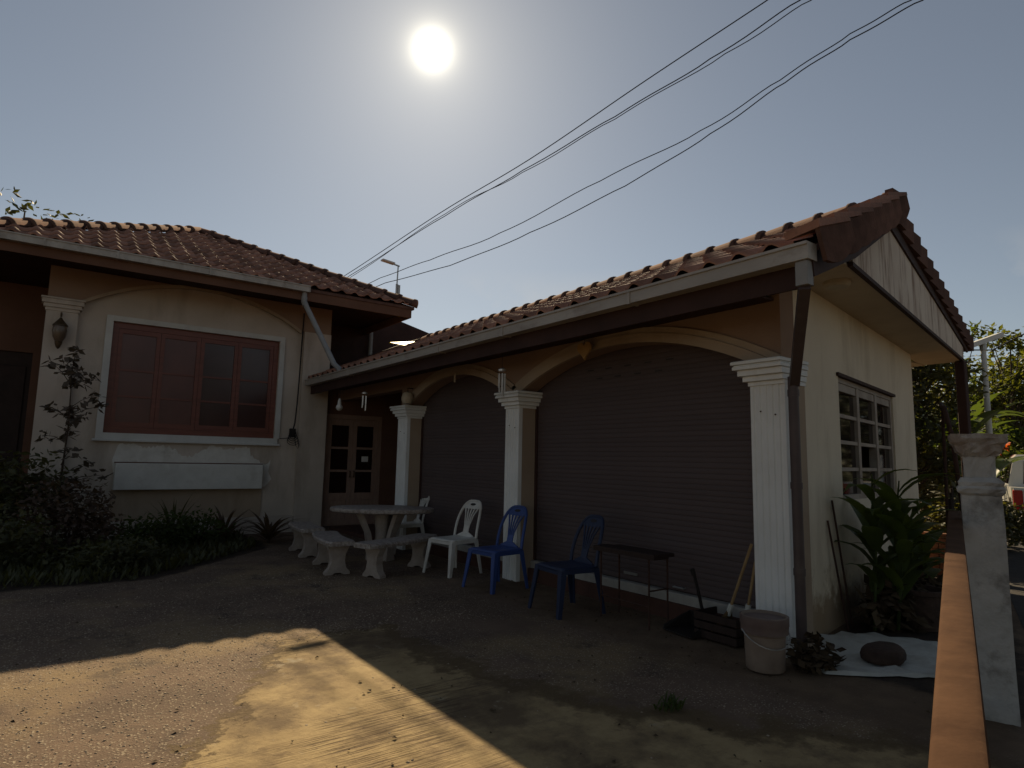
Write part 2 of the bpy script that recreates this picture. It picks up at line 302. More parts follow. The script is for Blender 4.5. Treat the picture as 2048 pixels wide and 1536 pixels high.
# ------------------------------------------------------------------ mesh helpers
class MB:
    def __init__(s): s.v = []; s.f = []
    def add(s, vs, fs):
        o = len(s.v); s.v += [tuple(v) for v in vs]; s.f += [tuple(i+o for i in f) for f in fs]; return s
    def box(s, x0, x1, y0, y1, z0, z1):
        return s.add([(x0, y0, z0), (x1, y0, z0), (x1, y1, z0), (x0, y1, z0), (x0, y0, z1), (x1, y0, z1), (x1, y1, z1), (x0, y1, z1)],
                     [(0, 3, 2, 1), (4, 5, 6, 7), (0, 1, 5, 4), (1, 2, 6, 5), (2, 3, 7, 6), (3, 0, 4, 7)])
    def hexa(s, b, t):                       # two quads
        return s.add(list(b)+list(t), [(0, 3, 2, 1), (4, 5, 6, 7), (0, 1, 5, 4), (1, 2, 6, 5), (2, 3, 7, 6), (3, 0, 4, 7)])
    def bevbox(s, x0, x1, y0, y1, z0, z1, b=.01):   # box with chamfered vertical and top edges
        def ring(d, z): return [(x0+d+b, y0+d, z), (x1-d-b, y0+d, z), (x1-d, y0+d+b, z), (x1-d, y1-d-b, z), (x1-d-b, y1-d, z), (x0+d+b, y1-d, z), (x0+d, y1-d-b, z), (x0+d, y0+d+b, z)]
        return s.loft([ring(0, z0), ring(0, z1-b), ring(b, z1)])
    def loft(s, rings, cap=True, closed=True):
        n = len(rings[0]); o = len(s.v)
        for r in rings: s.v += [tuple(p) for p in r]
        for i in range(len(rings)-1):
            for j in range(n if closed else n-1):
                a = o+i*n+j; b = o+i*n+(j+1) % n; s.f.append((a, b, b+n, a+n))
        if cap and closed:
            s.f.append(tuple(o+j for j in reversed(range(n)))); s.f.append(tuple(o+(len(rings)-1)*n+j for j in range(n)))
        return s
    def tube(s, path, r, n=8, cap=True):
        path = [Vector(p) for p in path]; rs = r if isinstance(r, (list, tuple)) else [r]*len(path)
        rings = []; up = None
        for i, p in enumerate(path):
            d = (path[min(i+1, len(path)-1)]-path[max(i-1, 0)]).normalized()
            if up is None: up = Vector((0, 0, 1)) if abs(d.z) < .9 else Vector((1, 0, 0))
            a = d.cross(up).normalized(); b = a.cross(d).normalized(); up = b
            rings.append([p+(a*math.cos(2*math.pi*k/n)+b*math.sin(2*math.pi*k/n))*rs[i] for k in range(n)])
        return s.loft(rings, cap)
    def lathe(s, prof, c=(0, 0, 0), n=20, cap=True):
        return s.loft([[(c[0]+r*math.cos(2*math.pi*k/n), c[1]+r*math.sin(2*math.pi*k/n), c[2]+z) for k in range(n)] for r, z in prof], cap)
    def prism(s, poly, d):                   # poly: 3D outline, d: extrusion vector
        d = Vector(d); n = len(poly); a = [Vector(p) for p in poly]; b = [p+d for p in a]
        return s.add(a+b, [tuple(reversed(range(n))), tuple(range(n, 2*n))]+[(i, (i+1) % n, n+(i+1) % n, n+i) for i in range(n)])
    def bar(s, a, b, w, h, up=(0, 0, 1)):    # rectangular bar between two points
        a = Vector(a); b = Vector(b); d = (b-a).normalized(); x = d.cross(Vector(up)).normalized(); y = x.cross(d).normalized()
        def q(p): return [p-x*w/2-y*h/2, p+x*w/2-y*h/2, p+x*w/2+y*h/2, p-x*w/2+y*h/2]
        return s.hexa(q(a), q(b))
def mesh_of(mb, name, m_, smooth=False, off=(0, 0, 0)):
    me = bpy.data.meshes.new(name)
    me.from_pydata([(v[0]-off[0], v[1]-off[1], v[2]-off[2]) for v in mb.v], [], mb.f)
    me.materials.append(MATS[m_])
    if smooth: me.shade_smooth()
    me.update(); return me
def fixn(me):
    import bmesh
    b = bmesh.new(); b.from_mesh(me); bmesh.ops.recalc_face_normals(b, faces=b.faces); b.to_mesh(me); b.free()
def wloc(o):
    v = Vector((0, 0, 0))
    while o: v += o.location; o = o.parent
    return v
def part(name, mb, m_, parent=None, smooth=False, kind=None, label=None, local=False, loc=None):
    """link a mesh; vertices are world coordinates unless local"""
    off = (0, 0, 0) if (local or not parent) else wloc(parent)
    me = mesh_of(mb, name, m_, smooth, off); fixn(me)
    o = bpy.data.objects.new(name, me); col.objects.link(o)
    if parent: o.parent = parent
    if loc: o.location = loc
    if kind: o['kind'] = kind
    if label: o['label'] = label
    if smooth:
        md = o.modifiers.new('edges', 'EDGE_SPLIT'); md.split_angle = R(38)
    return o
def inst(name, me, parent, mw=None):
    o = bpy.data.objects.new(name, me); col.objects.link(o); o.parent = parent
    if mw is not None: o.matrix_local = mw
    return o
def thing(name, label, cat, loc=(0, 0, 0), rz=0, group=None):
    o = bpy.data.objects.new(name, None); col.objects.link(o); o.empty_display_size = .2
    o.location = loc; o.rotation_euler = (0, 0, rz)
    return tag(o, label, cat, group)
def tag(o, label, cat, group=None):
    o['label'] = label; o['category'] = cat
    if group: o['group'] = group
    return o
def struct(name, mb, m_, parent=None):
    o = part(name, mb, m_, parent); o['kind'] = 'structure'; return o
def copy_tree(o, parent=None):
    c = o.copy(); col.objects.link(c); c.parent = parent
    for ch in list(o.children): copy_tree(ch, c)
    return c
def frame4(org, ex, ey, ez):
    return Matrix(((ex[0], ey[0], ez[0], org[0]), (ex[1], ey[1], ez[1], org[1]), (ex[2], ey[2], ez[2], org[2]), (0, 0, 0, 1)))

# ================================================================== SETTING
def sheet(poly, z, sub=None):
    mb = MB(); mb.add([(x, y, z) for x, y in poly], [tuple(range(len(poly)))]); return mb
def ragged(poly, step=.12, amp=.05, seed=1):
    rg = random.Random(seed); outp = []
    for i, p in enumerate(poly):
        q = poly[(i+1) % len(poly)]; n = max(1, int(math.dist(p, q)/step))
        for k in range(n):
            t = k/n; outp.append((p[0]+(q[0]-p[0])*t+rg.uniform(-amp, amp), p[1]+(q[1]-p[1])*t+rg.uniform(-amp, amp)))
    return outp
g = MB(); g.add([(-600, -600, 0), (600, -600, 0), (600, 600, 0), (-600, 600, 0)], [(0, 1, 2, 3)])
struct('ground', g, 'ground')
# old concrete with broom marks, broken edge on the pebble side
slab_poly = ragged([(-3.35, 1.72), (-3.1, 1.95), (-2.62, 2.05), (-1.9, 2.0), (-.75, 1.8), (-.62, .2), (-.9, -.9), (-1.2, -1.45), (-2.4, -1.9), (-3.4, -2.2), (-3.5, -.6), (-3.62, .15), (-3.93, .4), (-3.9, .72), (-3.62, 1.22)], .035, .03, 3)
# road beyond the boundary line
fd = Vector((math.cos(R(18.6)), math.sin(R(18.6)), 0)); fn = Vector((fd.y, -fd.x, 0))      # along / outward of the boundary
r0 = Vector((-.1, -1.9, 0))
rp = [r0-fd*12, r0+fd*60, r0+fd*60+fn*7, r0-fd*12+fn*7]
struct('road', sheet([(p.x, p.y) for p in rp], .004), 'road')
# pebbles pressed into the yard: far too many to count
pb = MB(); rg = random.Random(21)
def in_poly(x, y, poly):
    c = False; j = len(poly)-1
    for i in range(len(poly)):
        if (poly[i][1] > y) != (poly[j][1] > y) and x < (poly[j][0]-poly[i][0])*(y-poly[i][1])/(poly[j][1]-poly[i][1])+poly[i][0]: c = not c
        j = i
    return c
cnt = 0
while cnt < 14000:
    x = rg.uniform(-7.5, -1.2); y = rg.uniform(-2.4, 5.2)
    if y > 2.6 and rg.random() < .55: continue
    inside = in_poly(x, y, slab_poly)
    if inside and rg.random() < .985: continue
    r_ = rg.uniform(.003, .010)*(1.25 if rg.random() < .12 else 1); a = rg.random()*6.28; e = rg.uniform(.55, .95); h = r_*rg.uniform(.25, .6)
    z0 = 0
    vs = [(x+math.cos(a+k*1.047)*r_*(e if k % 3 else 1), y+math.sin(a+k*1.047)*r_*(e if k % 3 else 1), z0+.0005) for k in range(6)]
    vs += [(x+math.cos(a+k*2.094)*r_*.5, y+math.sin(a+k*2.094)*r_*.5, z0+h) for k in range(3)]
    pb.add(vs, [(0, 1, 6), (1, 2, 7, 6), (2, 3, 7), (3, 4, 8, 7), (4, 5, 8), (5, 0, 6, 8), (6, 7, 8)]); cnt += 1
o = part('pebbles', pb, 'pebble'); tag(o, 'small pale pebbles set in the yard surface', 'pebbles'); o['kind'] = 'stuff'

# ================================================================== GARAGE
SK = .1963                                   # the gable end runs askew: dY per dX
garage = thing('garage', 'low garage with two arched roller shutters and a tiled roof', 'building', (0, 0, 0))
def arch_z(y, y0, y1, zs, rise):
    c = (y0+y1)/2; h = (y1-y0)/2; r_ = (h*h+rise*rise)/(2*rise)
    return zs+rise-r_+math.sqrt(max(0, r_*r_-(y-c)**2))
XW0, XW1 = .05, .25
def front_wall():
    mb = MB(); zt = 2.86
    def bay(y0, y1, fun):
        N = 24
        for i in range(N):
            a = y0+(y1-y0)*i/N; b = y0+(y1-y0)*(i+1)/N; za, zb = fun(a), fun(b)
            mb.hexa([(XW0, a, za), (XW1, a, za), (XW1, b, zb), (XW0, b, zb)], [(XW0, a, zt), (XW1, a, zt), (XW1, b, zt), (XW0, b, zt)])
    bay(0, 3.135, lambda y: arch_z(y, 0, 3.135, 2.26, .36)); bay(3.412, 6.1, lambda y: arch_z(y, 3.412, 6.1, 2.26, .36))
    mb.box(XW0, XW1, -.25, 0, 2.26, zt); mb.box(XW0, XW1, 3.135, 3.412, 2.26, zt); mb.box(XW0, XW1, 6.1, 6.43, 2.26, zt); mb.box(XW0, XW1, 6.43, 9.34, 2.55, zt)
    return mb
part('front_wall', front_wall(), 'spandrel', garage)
for y0, y1 in ((0, 3.135), (3.412, 6.1)):
    cy_, hh, rise = (y0+y1)/2, (y1-y0)/2, .36; rr_ = (hh*hh+rise*rise)/(2*rise); cz_ = 2.262+rise-rr_
    for t0, t1, x0 in ((-.004, .085, .006), (.0865, .145, .024)):
        mb = MB(); rings = []
        a0 = math.acos((rr_-rise)/(rr_+t0)); a1 = math.acos((rr_-rise)/(rr_+t1))
        for i in range(41):
            q = i/20-1
            pi = (cy_+(rr_+t0)*math.sin(q*a0), cz_+(rr_+t0)*math.cos(q*a0)); po = (cy_+(rr_+t1)*math.sin(q*a1), cz_+(rr_+t1)*math.cos(q*a1))
            rings.append([(x0, *pi), (x0, *po), (XW0-.002, *po), (XW0-.002, *pi)])
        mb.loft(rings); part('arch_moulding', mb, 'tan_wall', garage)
def pillar(y0, y1, back=.30):
    w = y1-y0
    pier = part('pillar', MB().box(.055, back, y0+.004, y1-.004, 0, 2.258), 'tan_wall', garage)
    # fluted white front face
    prof = [(.054, y0), (0, y0)]
    k = 5; gw = w/(k*2+1)
    for i in range(k):
        a = y0+gw*(1+2*i); prof += [(0, a), (.009, a+gw*.25), (.009, a+gw*.75), (0, a+gw)]
    prof += [(0, y1), (.054, y1)]
    part('fluted_shaft', MB().loft([[(x, y, .0) for x, y in prof], [(x, y, 2.06) for x, y in prof]]), 'white_paint', pier)
    cap = MB(); z = 2.06
    for e, h in ((.015, .035), (.045, .045), (.075, .05), (.105, .03), (.095, .012), (.115, .028)):
        cap.bevbox(-e, .31, y0-e*(.3 if y0 < 0 else 1), y1+e*.95, z, z+h-.001, .006); z += h
    part('capital', cap, 'white_paint', pier)
    for yy, zz in ((y0+w*.28, 1.82), (y0+w*.7, 1.85)):
        part('bolt', MB().lathe([(.006, 0), (.006, .004)], n=6).__class__().tube([(.0, yy, zz), (-.006, yy, zz)], .007, 6), 'rust', pier)
pillar(-.30, 0); pillar(3.135, 3.412); pillar(6.1, 6.43)
# roller shutters, slat by slat
slat = MB(); Ls = 1.0
pr_ = [(0, 0), (-.003, .006), (-.0045, .024), (-.003, .044), (0, .0493), (.006, .0493), (.006, 0)]
slat.loft([[(x, 0, z) for x, z in pr_], [(x, 1, z) for x, z in pr_]])
slat_me = mesh_of(slat, 'slat', 'shutter'); fixn(slat_me)
for y0, y1, lab in ((-.01, 3.145, None), (3.40, 6.11, None)):
    sh = part('roller_shutter', MB().box(.287, .297, y0, y1, .24, 2.75), 'shutter', garage)
    z = .245
    while z < 2.64:
        inst('slat', slat_me, sh, Matrix.Translation((.278+random.uniform(-.0012, .0012), y0, z)) @ Matrix.Diagonal((1, y1-y0, 1, 1))); z += .0495
    part('lock_bar', MB().box(.262, .272, (y0+y1)/2-.09, (y0+y1)/2+.09, .30, .325), 'steel', sh)
    part('pull_handle', MB().tube([(.272, y0+.9, .28), (.24, y0+.9, .28), (.24, y0+1.02, .28), (.272, y0+1.02, .28)], .008, 6), 'steel', sh)
    part('guide_rail', MB().box(.255, .286, y1-.045, y1-.003, .24, 2.3), 'dark_brown', sh)
for k in range(9):
    part('vent_slot', MB().box(.266, .2695, 1.0+(k % 5)*.28+(.14 if k > 4 else 0), 1.09+(k % 5)*.28+(.14 if k > 4 else 0), 2.335 if k > 4 else 2.435, 2.347 if k > 4 else 2.447), 'black_plastic', garage)
for y0, y1 in ((0.002, 3.133), (3.414, 6.098)):
    part('threshold', MB().bevbox(.20, .30, y0, y1, .15, .235, .01), 'threshold', garage)
    part('plinth', MB().box(.17, .31, y0, y1, 0, .149), 'red_oxide', garage)
def sk(x, y0): return y0+SK*x
# side wall (gable end), with its window opening
WX0, WX1, WZ0, WZ1 = 1.55, 3.80, 1.10, 2.30
def side_wall():
    mb = MB(); xs0, xs1, zt = .07, 5.05, 3.02; th = .16
    def seg(a, b, z0, z1):
        mb.hexa([(a, sk(a, -.26), z0), (b, sk(b, -.26), z0), (b, sk(b, -.26)+th, z0), (a, sk(a, -.26)+th, z0)],
                [(a, sk(a, -.26), z1), (b, sk(b, -.26), z1), (b, sk(b, -.26)+th, z1), (a, sk(a, -.26)+th, z1)])
    seg(xs0, WX0, 0, zt); seg(WX1, xs1, 0, zt); seg(WX0, WX1, 0, WZ0); seg(WX0, WX1, WZ1, zt)
    return mb
part('side_wall', side_wall(), 'cream_wall', garage)
part('back_wall', MB().box(4.9, 5.05, .92, 9.3, 0, 3.0), 'cream_wall', garage)
part('inner_wall', MB().box(.31, 4.89, 6.12, 6.3, 0, 2.9), 'tan_wall', garage)
part('porch_floor', MB().bevbox(.0, 4.85, 6.44, 9.3, 0, .06, .01), 'red_oxide', garage)
# side window
def on_side(x, d, z): return (x, sk(x, -.26)+d, z)
win = part('window', MB().hexa([on_side(WX0, .02, WZ0), on_side(WX1, .02, WZ0), on_side(WX1, .12, WZ0), on_side(WX0, .12, WZ0)],
           [on_side(WX0, .02, WZ0+.05), on_side(WX1, .02, WZ0+.05), on_side(WX1, .12, WZ0+.05), on_side(WX0, .12, WZ0+.05)]), 'pale_frame', garage)
def sbar(x0, x1, z0, z1, d0, d1, name, m_):
    return part(name, MB().hexa([on_side(x0, d0, z0), on_side(x1, d0, z0), on_side(x1, d1, z0), on_side(x0, d1, z0)],
           [on_side(x0, d0, z1), on_side(x1, d0, z1), on_side(x1, d1, z1), on_side(x0, d1, z1)]), m_, win)
sbar(WX0, WX1, WZ1-.05, WZ1-.002, .02, .12, 'head', 'pale_frame')
sbar(WX0-.06, WX1+.06, WZ1-.002, WZ1+.03, -.025, .02, 'drip_edge', 'dark_brown')
ncol = 3; cw = (WX1-WX0)/ncol
for i in range(ncol+1):
    x = WX0+cw*i; a, b = (x, x+.06) if i == 0 else ((x-.06, x) if i == ncol else (x-.045, x+.045))
    sbar(a, b, WZ0+.051, WZ1-.051, .021, .11, 'stile', 'pale_frame')
zr = [WZ0+.05, 1.40, 1.665, 1.925, WZ1-.13]
for i in range(ncol):
    a = WX0+cw*i+(.062 if i == 0 else .047); b = WX0+cw*(i+1)-(.062 if i == ncol-1 else .047)
    sbar(a, b, WZ1-.13, WZ1-.052, .03, .1, 'rail', 'pale_frame')
    for z in zr[1:4]: sbar(a, b, z-.018, z+.018, .03, .1, 'muntin', 'pale_frame')
    for k in range(4):
        if i == 1 and k == 1: continue         # the missing pane
        sbar(a-.005, b+.005, zr[k]+(.02 if k else 0), zr[k+1]-.02, .058, .064, 'pane', 'window_glass')
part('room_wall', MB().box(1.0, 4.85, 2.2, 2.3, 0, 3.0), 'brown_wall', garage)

# ---- garage roof
EX, EZ, RX, RZ = -.60, 2.915, 1.79, 3.955       # eave and ridge of the front slope
BX, BZ = 6.75, 3.36                          # back eave
YL = 9.15
YE = -.80                                    # verge line at X=0
roof = part('roof', MB().hexa([(EX, sk(EX, YE), EZ-.075), (RX, sk(RX, YE), RZ-.075), (RX, YL, RZ-.075), (EX, YL, EZ-.075)],
            [(EX, sk(EX, YE), EZ-.03), (RX, sk(RX, YE), RZ-.03), (RX, YL, RZ-.03), (EX, YL, EZ-.03)]), 'dark_brown', garage)
part('back_slope', MB().hexa([(RX+.001, sk(RX, YE), RZ-.09), (BX, sk(BX, YE), BZ-.09), (BX, YL, BZ-.09), (RX+.001, YL, RZ-.09)],
            [(RX+.001, sk(RX, YE), RZ-.02), (BX, sk(BX, YE), BZ-.02), (BX, YL, BZ-.02), (RX+.001, YL, RZ-.02)]), 'ridge_tile', roof)
TW, TL, TE = .255, .41, .36                 # tile width, length, exposure
def tile_mesh(w=TW):
    mb = MB(); prof = []
    for i in range(11):
        t = i/10; y = t*w
        z = .012*math.cos(t*math.pi*2*.5)*0 + (.040*math.sin((t-.42)/.5*math.pi) if .42 < t < .92 else (-.010*math.sin(t/.42*math.pi) if t <= .42 else -.004))
        prof.append((y, z))
    prof.append((w+.012, .0))
    n = len(prof); rows = []
    for x, dz in ((0, .030), (TL, .004)): rows.append([(x, y, z+dz) for y, z in prof])
    lip = [(0.002, y, z+.010) for y, z in prof]
    mb.v = [tuple(p) for r_ in (lip, rows[0], rows[1]) for p in r_]
    for i in range(2):
        for j in range(n-1): mb.f.append((i*n+j, i*n+j+1, (i+1)*n+j+1, (i+1)*n+j))
    return mb
tile_me = mesh_of(tile_mesh(), 'tile', 'roof_tile', True)
rgt = random.Random(5)
def tile_at(parent, org, ex, ey, ez, w=1.0, name='tile', me=tile_me):
    j = Matrix.Rotation(rgt.uniform(-.022, .022), 4, 'Z') @ Matrix.Rotation(rgt.uniform(-.018, .012), 4, 'Y')
    return inst(name, me, parent, frame4(org, ex, ey, ez) @ j @ Matrix.Diagonal((1, w, 1, 1)))
sl = Vector((RX-EX, 0, RZ-EZ)); sln = sl.length; sl.normalize(); sn_ = Vector((-sl.z, 0, sl.x))
nrow = int(sln/TE+.5)
for i in range(nrow):
    d = i*sln/nrow; x = EX+sl.x*d; z = EZ+sl.z*d; ys = sk(x, YE)+.13; y = math.floor(ys/TW)*TW
    while y < YL-.05:
        y0 = max(y, ys); y1 = min(y+TW, YL)
        if y1-y0 > .04: tile_at(roof, (x-.03*sl.x, y0, z-.03*sl.z), sl, (0, 1, 0), sn_, (y1-y0)/TW)
        y += TW
# ridge caps with collars
def cap_mesh(L=.33, r_=.12, tail=.9):
    mb = MB(); rings = []
    for x, s_ in ((0, 1.16), (.045, 1.18), (.05, 1.02), (L+.02, tail)):
        rings.append([(x, r_*s_*math.cos(a), r_*s_*.8*math.sin(a)) for a in [math.pi*k/10 for k in range(11)]]+[(x, -r_*s_, -.04), (x, r_*s_, -.04)])
    mb.loft(rings); return mb
cap_me = mesh_of(cap_mesh(), 'ridge_tile', 'ridge_tile', True); fixn(cap_me)
y = sk(RX, YE)+.02
rl = part('verge_trim', MB().bar((RX, sk(RX, YE)-.05, RZ+.02), (RX, sk(RX, YE)+.02, RZ+.02), .3, .16), 'ridge_tile', roof)
while y < YL-.2:
    tile_at(roof, (RX, y, RZ+.015), (0, 1, 0), (-1, 0, 0), (0, 0, 1), 1, 'ridge_tile', cap_me); y += .335
# verge tiles down both slopes of the gable end
def verge(L):
    mb = MB(); prof = [(0, .06), (L, .02)]
    low = [(L*(1-k/8), -.05-.16*math.sin(min(1, (1-k/8)*.62+.25)*math.pi)) for k in range(9)]
    return mb.prism([(x, -.035, z) for x, z in prof+low], (0, .03, 0))
def verge_top(L):
    return MB().hexa([(-.01, -.05, .062), (L, -.05, .022), (L, .20, .0), (-.01, .20, .03)], [(0, -.05, .115), (L, -.05, .055), (L, .20, .03), (0, .20, .085)])
vme = mesh_of(verge(.45), 'verge_tile', 'ridge_tile'); fixn(vme); vtm = mesh_of(verge_top(.43), 'verge_cap', 'roof_tile'); fixn(vtm)
for i in range(nrow):
    d = i*sln/nrow; x = EX+sl.x*d; z = EZ+sl.z*d
    tile_at(roof, (x-.04, sk(x, YE)+rgt.uniform(-.012, .0), z), sl, Vector((0, 1, 0)), sn_, 1, 'verge_tile', vme)
    tile_at(roof, (x-.04, sk(x, YE), z), sl, Vector((0, 1, 0)), sn_, 1, 'verge_cap', vtm)
bl = Vector((RX-BX, 0, RZ-BZ)); bln = bl.length; bl.normalize(); bn_ = Vector((bl.z, 0, -bl.x))
bme = MB()
bme.hexa([(0, -.03, -.13), (.42, -.03, -.14), (.42, .2, -.14), (0, .2, -.13)], [(0, -.03, .092), (.42, -.03, .05), (.42, .2, .05), (0, .2, .092)])
bvme = mesh_of(bme, 'verge_tile', 'ridge_tile'); fixn(bvme)
nb = 14
for i in range(nb):
    d = i*bln/nb; x = BX+bl.x*d; z = BZ+bl.z*d
    inst('verge_tile', bvme, roof, frame4((x, sk(x, YE), z), Vector((bl.x, bl.x*SK, bl.z)).normalized(), (0, 1, 0), bn_) @ Matrix.Diagonal((bln/nb/.42*1.06, 1, 1, 1)))
# barge boards under the verge, gable board, soffits
def gpt(x, d, z): return (x, sk(x, -.80)+d, z)
part('gable_board', MB().prism([gpt(.40, .05, 3.03), gpt(6.2, .05, 3.05), gpt(6.2, .05, 3.22), gpt(1.72, .05, 3.72), gpt(.44, .05, 3.14)], (0, .03, 0)), 'gable_board', garage)
part('barge_board', MB().prism([gpt(-.62, .03, 2.66), gpt(.42, .03, 3.06), gpt(1.74, .03, 3.69), gpt(1.74, .03, 3.87), gpt(-.66, .03, 2.84)], (0, .028, 0)), 'dark_brown', garage)
part('barge_board', MB().prism([gpt(1.741, .03, 3.70), gpt(6.55, .03, 3.19), gpt(6.6, .03, 3.32), gpt(1.741, .03, 3.86)], (0, .028, 0)), 'dark_brown', garage)
part('gable_edge', MB().prism([gpt(.38, .045, 2.99), gpt(6.22, .045, 3.01), gpt(6.22, .045, 3.045), gpt(.38, .045, 3.026)], (0, .04, 0)), 'dark_brown', garage)
part('side_soffit', MB().hexa([gpt(.0, .09, 3.0), gpt(6.2, .09, 3.01), gpt(6.2, .62, 3.01), gpt(.0, .62, 3.0)], [gpt(.0, .09, 3.02), gpt(6.2, .09, 3.03), gpt(6.2, .62, 3.03), gpt(.0, .62, 3.02)]), 'soffit', garage)
part('side_soffit', MB().hexa([gpt(-.56, .09, 2.79), gpt(-.001, .09, 3.0), gpt(-.001, .62, 3.0), gpt(-.56, .62, 2.79)], [gpt(-.56, .09, 2.80), gpt(-.001, .09, 3.02), gpt(-.001, .62, 3.02), gpt(-.56, .62, 2.80)]), 'soffit', garage)
part('rear_soffit', MB().box(5.06, 6.2, .98, 9.0, 3.0, 3.02), 'soffit', garage)
part('fascia', MB().box(-.60, -.575, -.86, 9.05, 2.61, 2.86), 'dark_brown', garage)
part('front_soffit', MB().box(-.574, .049, -.20, 9.05, 2.745, 2.76), 'dark_brown', garage)
part('soffit_light', MB().lathe([(.09, -.05), (.11, -.03), (.11, 0)], (.75, -.37, 3.0), 14), 'cream_shade', garage, True)
# gutter: open trough with a rolled lip and joint bands
def trough(org, d, n, L, w=.11, h=.115, t=.004):
    org = Vector(org); d = Vector(d); n = Vector(n); z = Vector((0, 0, 1)); mb = MB()
    prof = [(0, h*.9), (0, 0), (w, 0), (w, h-.02), (w+.014, h-.02), (w+.014, h), (w-.004, h), (w-.004, t), (t, t), (t, h*.9)]
    mb.loft([[org+d*s_+n*a+z*b for a, b in prof] for s_ in (0, L)])
    return mb
gut = part('gutter', trough((-.605, -.90, 2.765), (0, 1, 0), (-1, 0, 0), 9.95), 'gutter_metal', garage)
for yy in (.65, 2.5, 3.9, 6.9): part('joint_band', MB().box(-.7235, -.603, yy, yy+.03, 2.757, 2.872), 'gutter_metal', gut)
for yy in (-.90, 9.05): part('end_cap', MB().box(-.72, -.604, yy-.004 if yy < 0 else yy, yy if yy < 0 else yy+.004, 2.763, 2.878), 'gutter_metal', gut)
# downpipe by the corner pillar: square outlet, slanted run back to the wall, round pipe to the ground
dp = part('downpipe', MB().bevbox(-.70, -.62, -.885, -.80, 2.60, 2.764, .006), 'pipe_grey', garage)
part('slanted_run', MB().bar((-.665, -.845, 2.60), (-.03, -.395, 2.05), .07, .07), 'pipe_plastic', dp)
part('lower_pipe', MB().tube([(-.03, -.385, 2.10), (-.03, -.385, .03)], .038, 14), 'pipe_plastic', dp, True)
for zz in (1.95, 1.25, .62): part('pipe_clip', MB().tube([(-.03, -.385, zz), (-.03, -.385, zz+.05)], .043, 14), 'pipe_plastic', dp, True)
# pale translucent sheet let into the left end of the roof
shp = [Vector((.78, 8.55, 3.60)), Vector((1.32, 8.62, 3.70)), Vector((1.52, 8.40, 3.66)), Vector((.98, 8.30, 3.53))]
part('roof_sheet', MB().prism([p+Vector((0, 0, .13)) for p in shp], (0, 0, .008)), 'clear_sheet', roof)
part('corner_post', MB().bevbox(6.05, 6.17, .42, .54, 0, 3.0, .008), 'dark_brown', garage)

# ================================================================== HOUSE
HY = 9.2
house = thing('house', 'taller house with red framed window under a blind arch and hipped tile roof', 'building', (-2.5, 9.2, 0))
WA, WB_, WC, WD = -3.89, -1.17, 1.74, 3.60    # window opening in the recessed wall
RY = HY+.09
mb = MB(); mb.box(-4.79, WA, RY, RY+.18, 0, 4.36).box(WB_, -.22, RY, RY+.18, 0, 4.36).box(WA, WB_, RY, RY+.18, 0, WC).box(WA, WB_, RY, RY+.18, WD, 4.36)
part('wall', mb, 'house_wall', house)
# spandrel above the blind arch, pilasters and moulding
def harch(x): return arch_z(x, -4.36, -.80, 3.84, .54)
mb = MB(); N = 28
for i in range(N):
    a = -4.36+3.56*i/N; b = -4.36+3.56*(i+1)/N
    mb.hexa([(a, HY, harch(a)), (b, HY, harch(b)), (b, RY-.001, harch(b)), (a, RY-.001, harch(a))], [(a, HY, 4.36), (b, HY, 4.36), (b, RY-.001, 4.36), (a, RY-.001, 4.36)])
mb.box(-4.80, -4.36, HY, RY-.001, 3.84, 4.36); mb.box(-.80, -.21, HY, RY-.001, 3.84, 4.36)
part('spandrel', mb, 'spandrel', house)
mb = MB(); rings = []
for i in range(41):
    x = -4.36+3.56*i/40; z = harch(x); rings.append([(x, HY-.02, z-.05), (x, HY-.02, z+.01), (x, HY+.03, z+.012), (x, HY+.03, z-.05)])
mb.loft(rings); part('arch_moulding', mb, 'tan_wall', house)
pl_ = part('pilaster', MB().box(-4.80, -4.38, HY-.03, RY-.001, 0, 3.63), 'house_wall', house)
cp = MB(); z = 3.63
for e, h in ((.015, .05), (.04, .06), (.065, .07), (.08, .03)): cp.bevbox(-4.80-e, -4.38+e, HY-.03-e, RY-.002, z, z+h-.001, .006); z += h
part('capital', cp, 'house_wall', pl_)
part('pilaster', MB().box(-.74, -.21, HY-.03, RY-.001, 0, 3.839), 'house_wall', house)
part('wall_base', MB().box(-4.37, -.75, HY+.0, RY-.001, 0, .30), 'house_wall', house)
mb = MB(); mb.box(-4.79, -4.6, RY+.181, 15.2, 0, 4.36).box(-.4, -.21, RY+.181, 15.2, 0, 4.36).box(-4.59, -.41, 15.0, 15.2, 0, 4.36)
part('house_body', mb, 'brown_wall', house)
# peeling white primer below the sill (a ragged skin of paint), planter shelf
rgp = random.Random(12); top = []
x = -3.66
while x > -3.67 and x < -1.22:
    t = (x+3.66)/2.44
    top.append((x, 1.50+.07*math.sin(t*11)+.05*math.sin(t*23+1)+rgp.uniform(-.03, .03)-(.12 if t > .86 else 0))); x += .03
outl = [(-3.72, 1.30)]+top+[(-1.20, 1.34), (-1.23, 1.12), (-1.16, .98), (-1.28, .84), (-3.66, .84)]
part('paint_patch', MB().prism([(x, RY-.004, z) for x, z in outl], (0, .003, 0)), 'bare_plaster', house)
part('planter_shelf', MB().bevbox(-3.68, -1.37, HY-.12, RY-.005, .82, 1.25, .012), 'shelf_white', house)
part('shelf_shadow_line', MB().box(-3.69, -1.35, HY+.03, RY-.006, 1.2505, 1.268), 'brown_wall', house)  # dark strip painted in as the shadow gap along the shelf top
part('dado', MB().box(-3.70, -1.33, RY-.03, RY-.003, .301, .815), 'tan_wall', house)
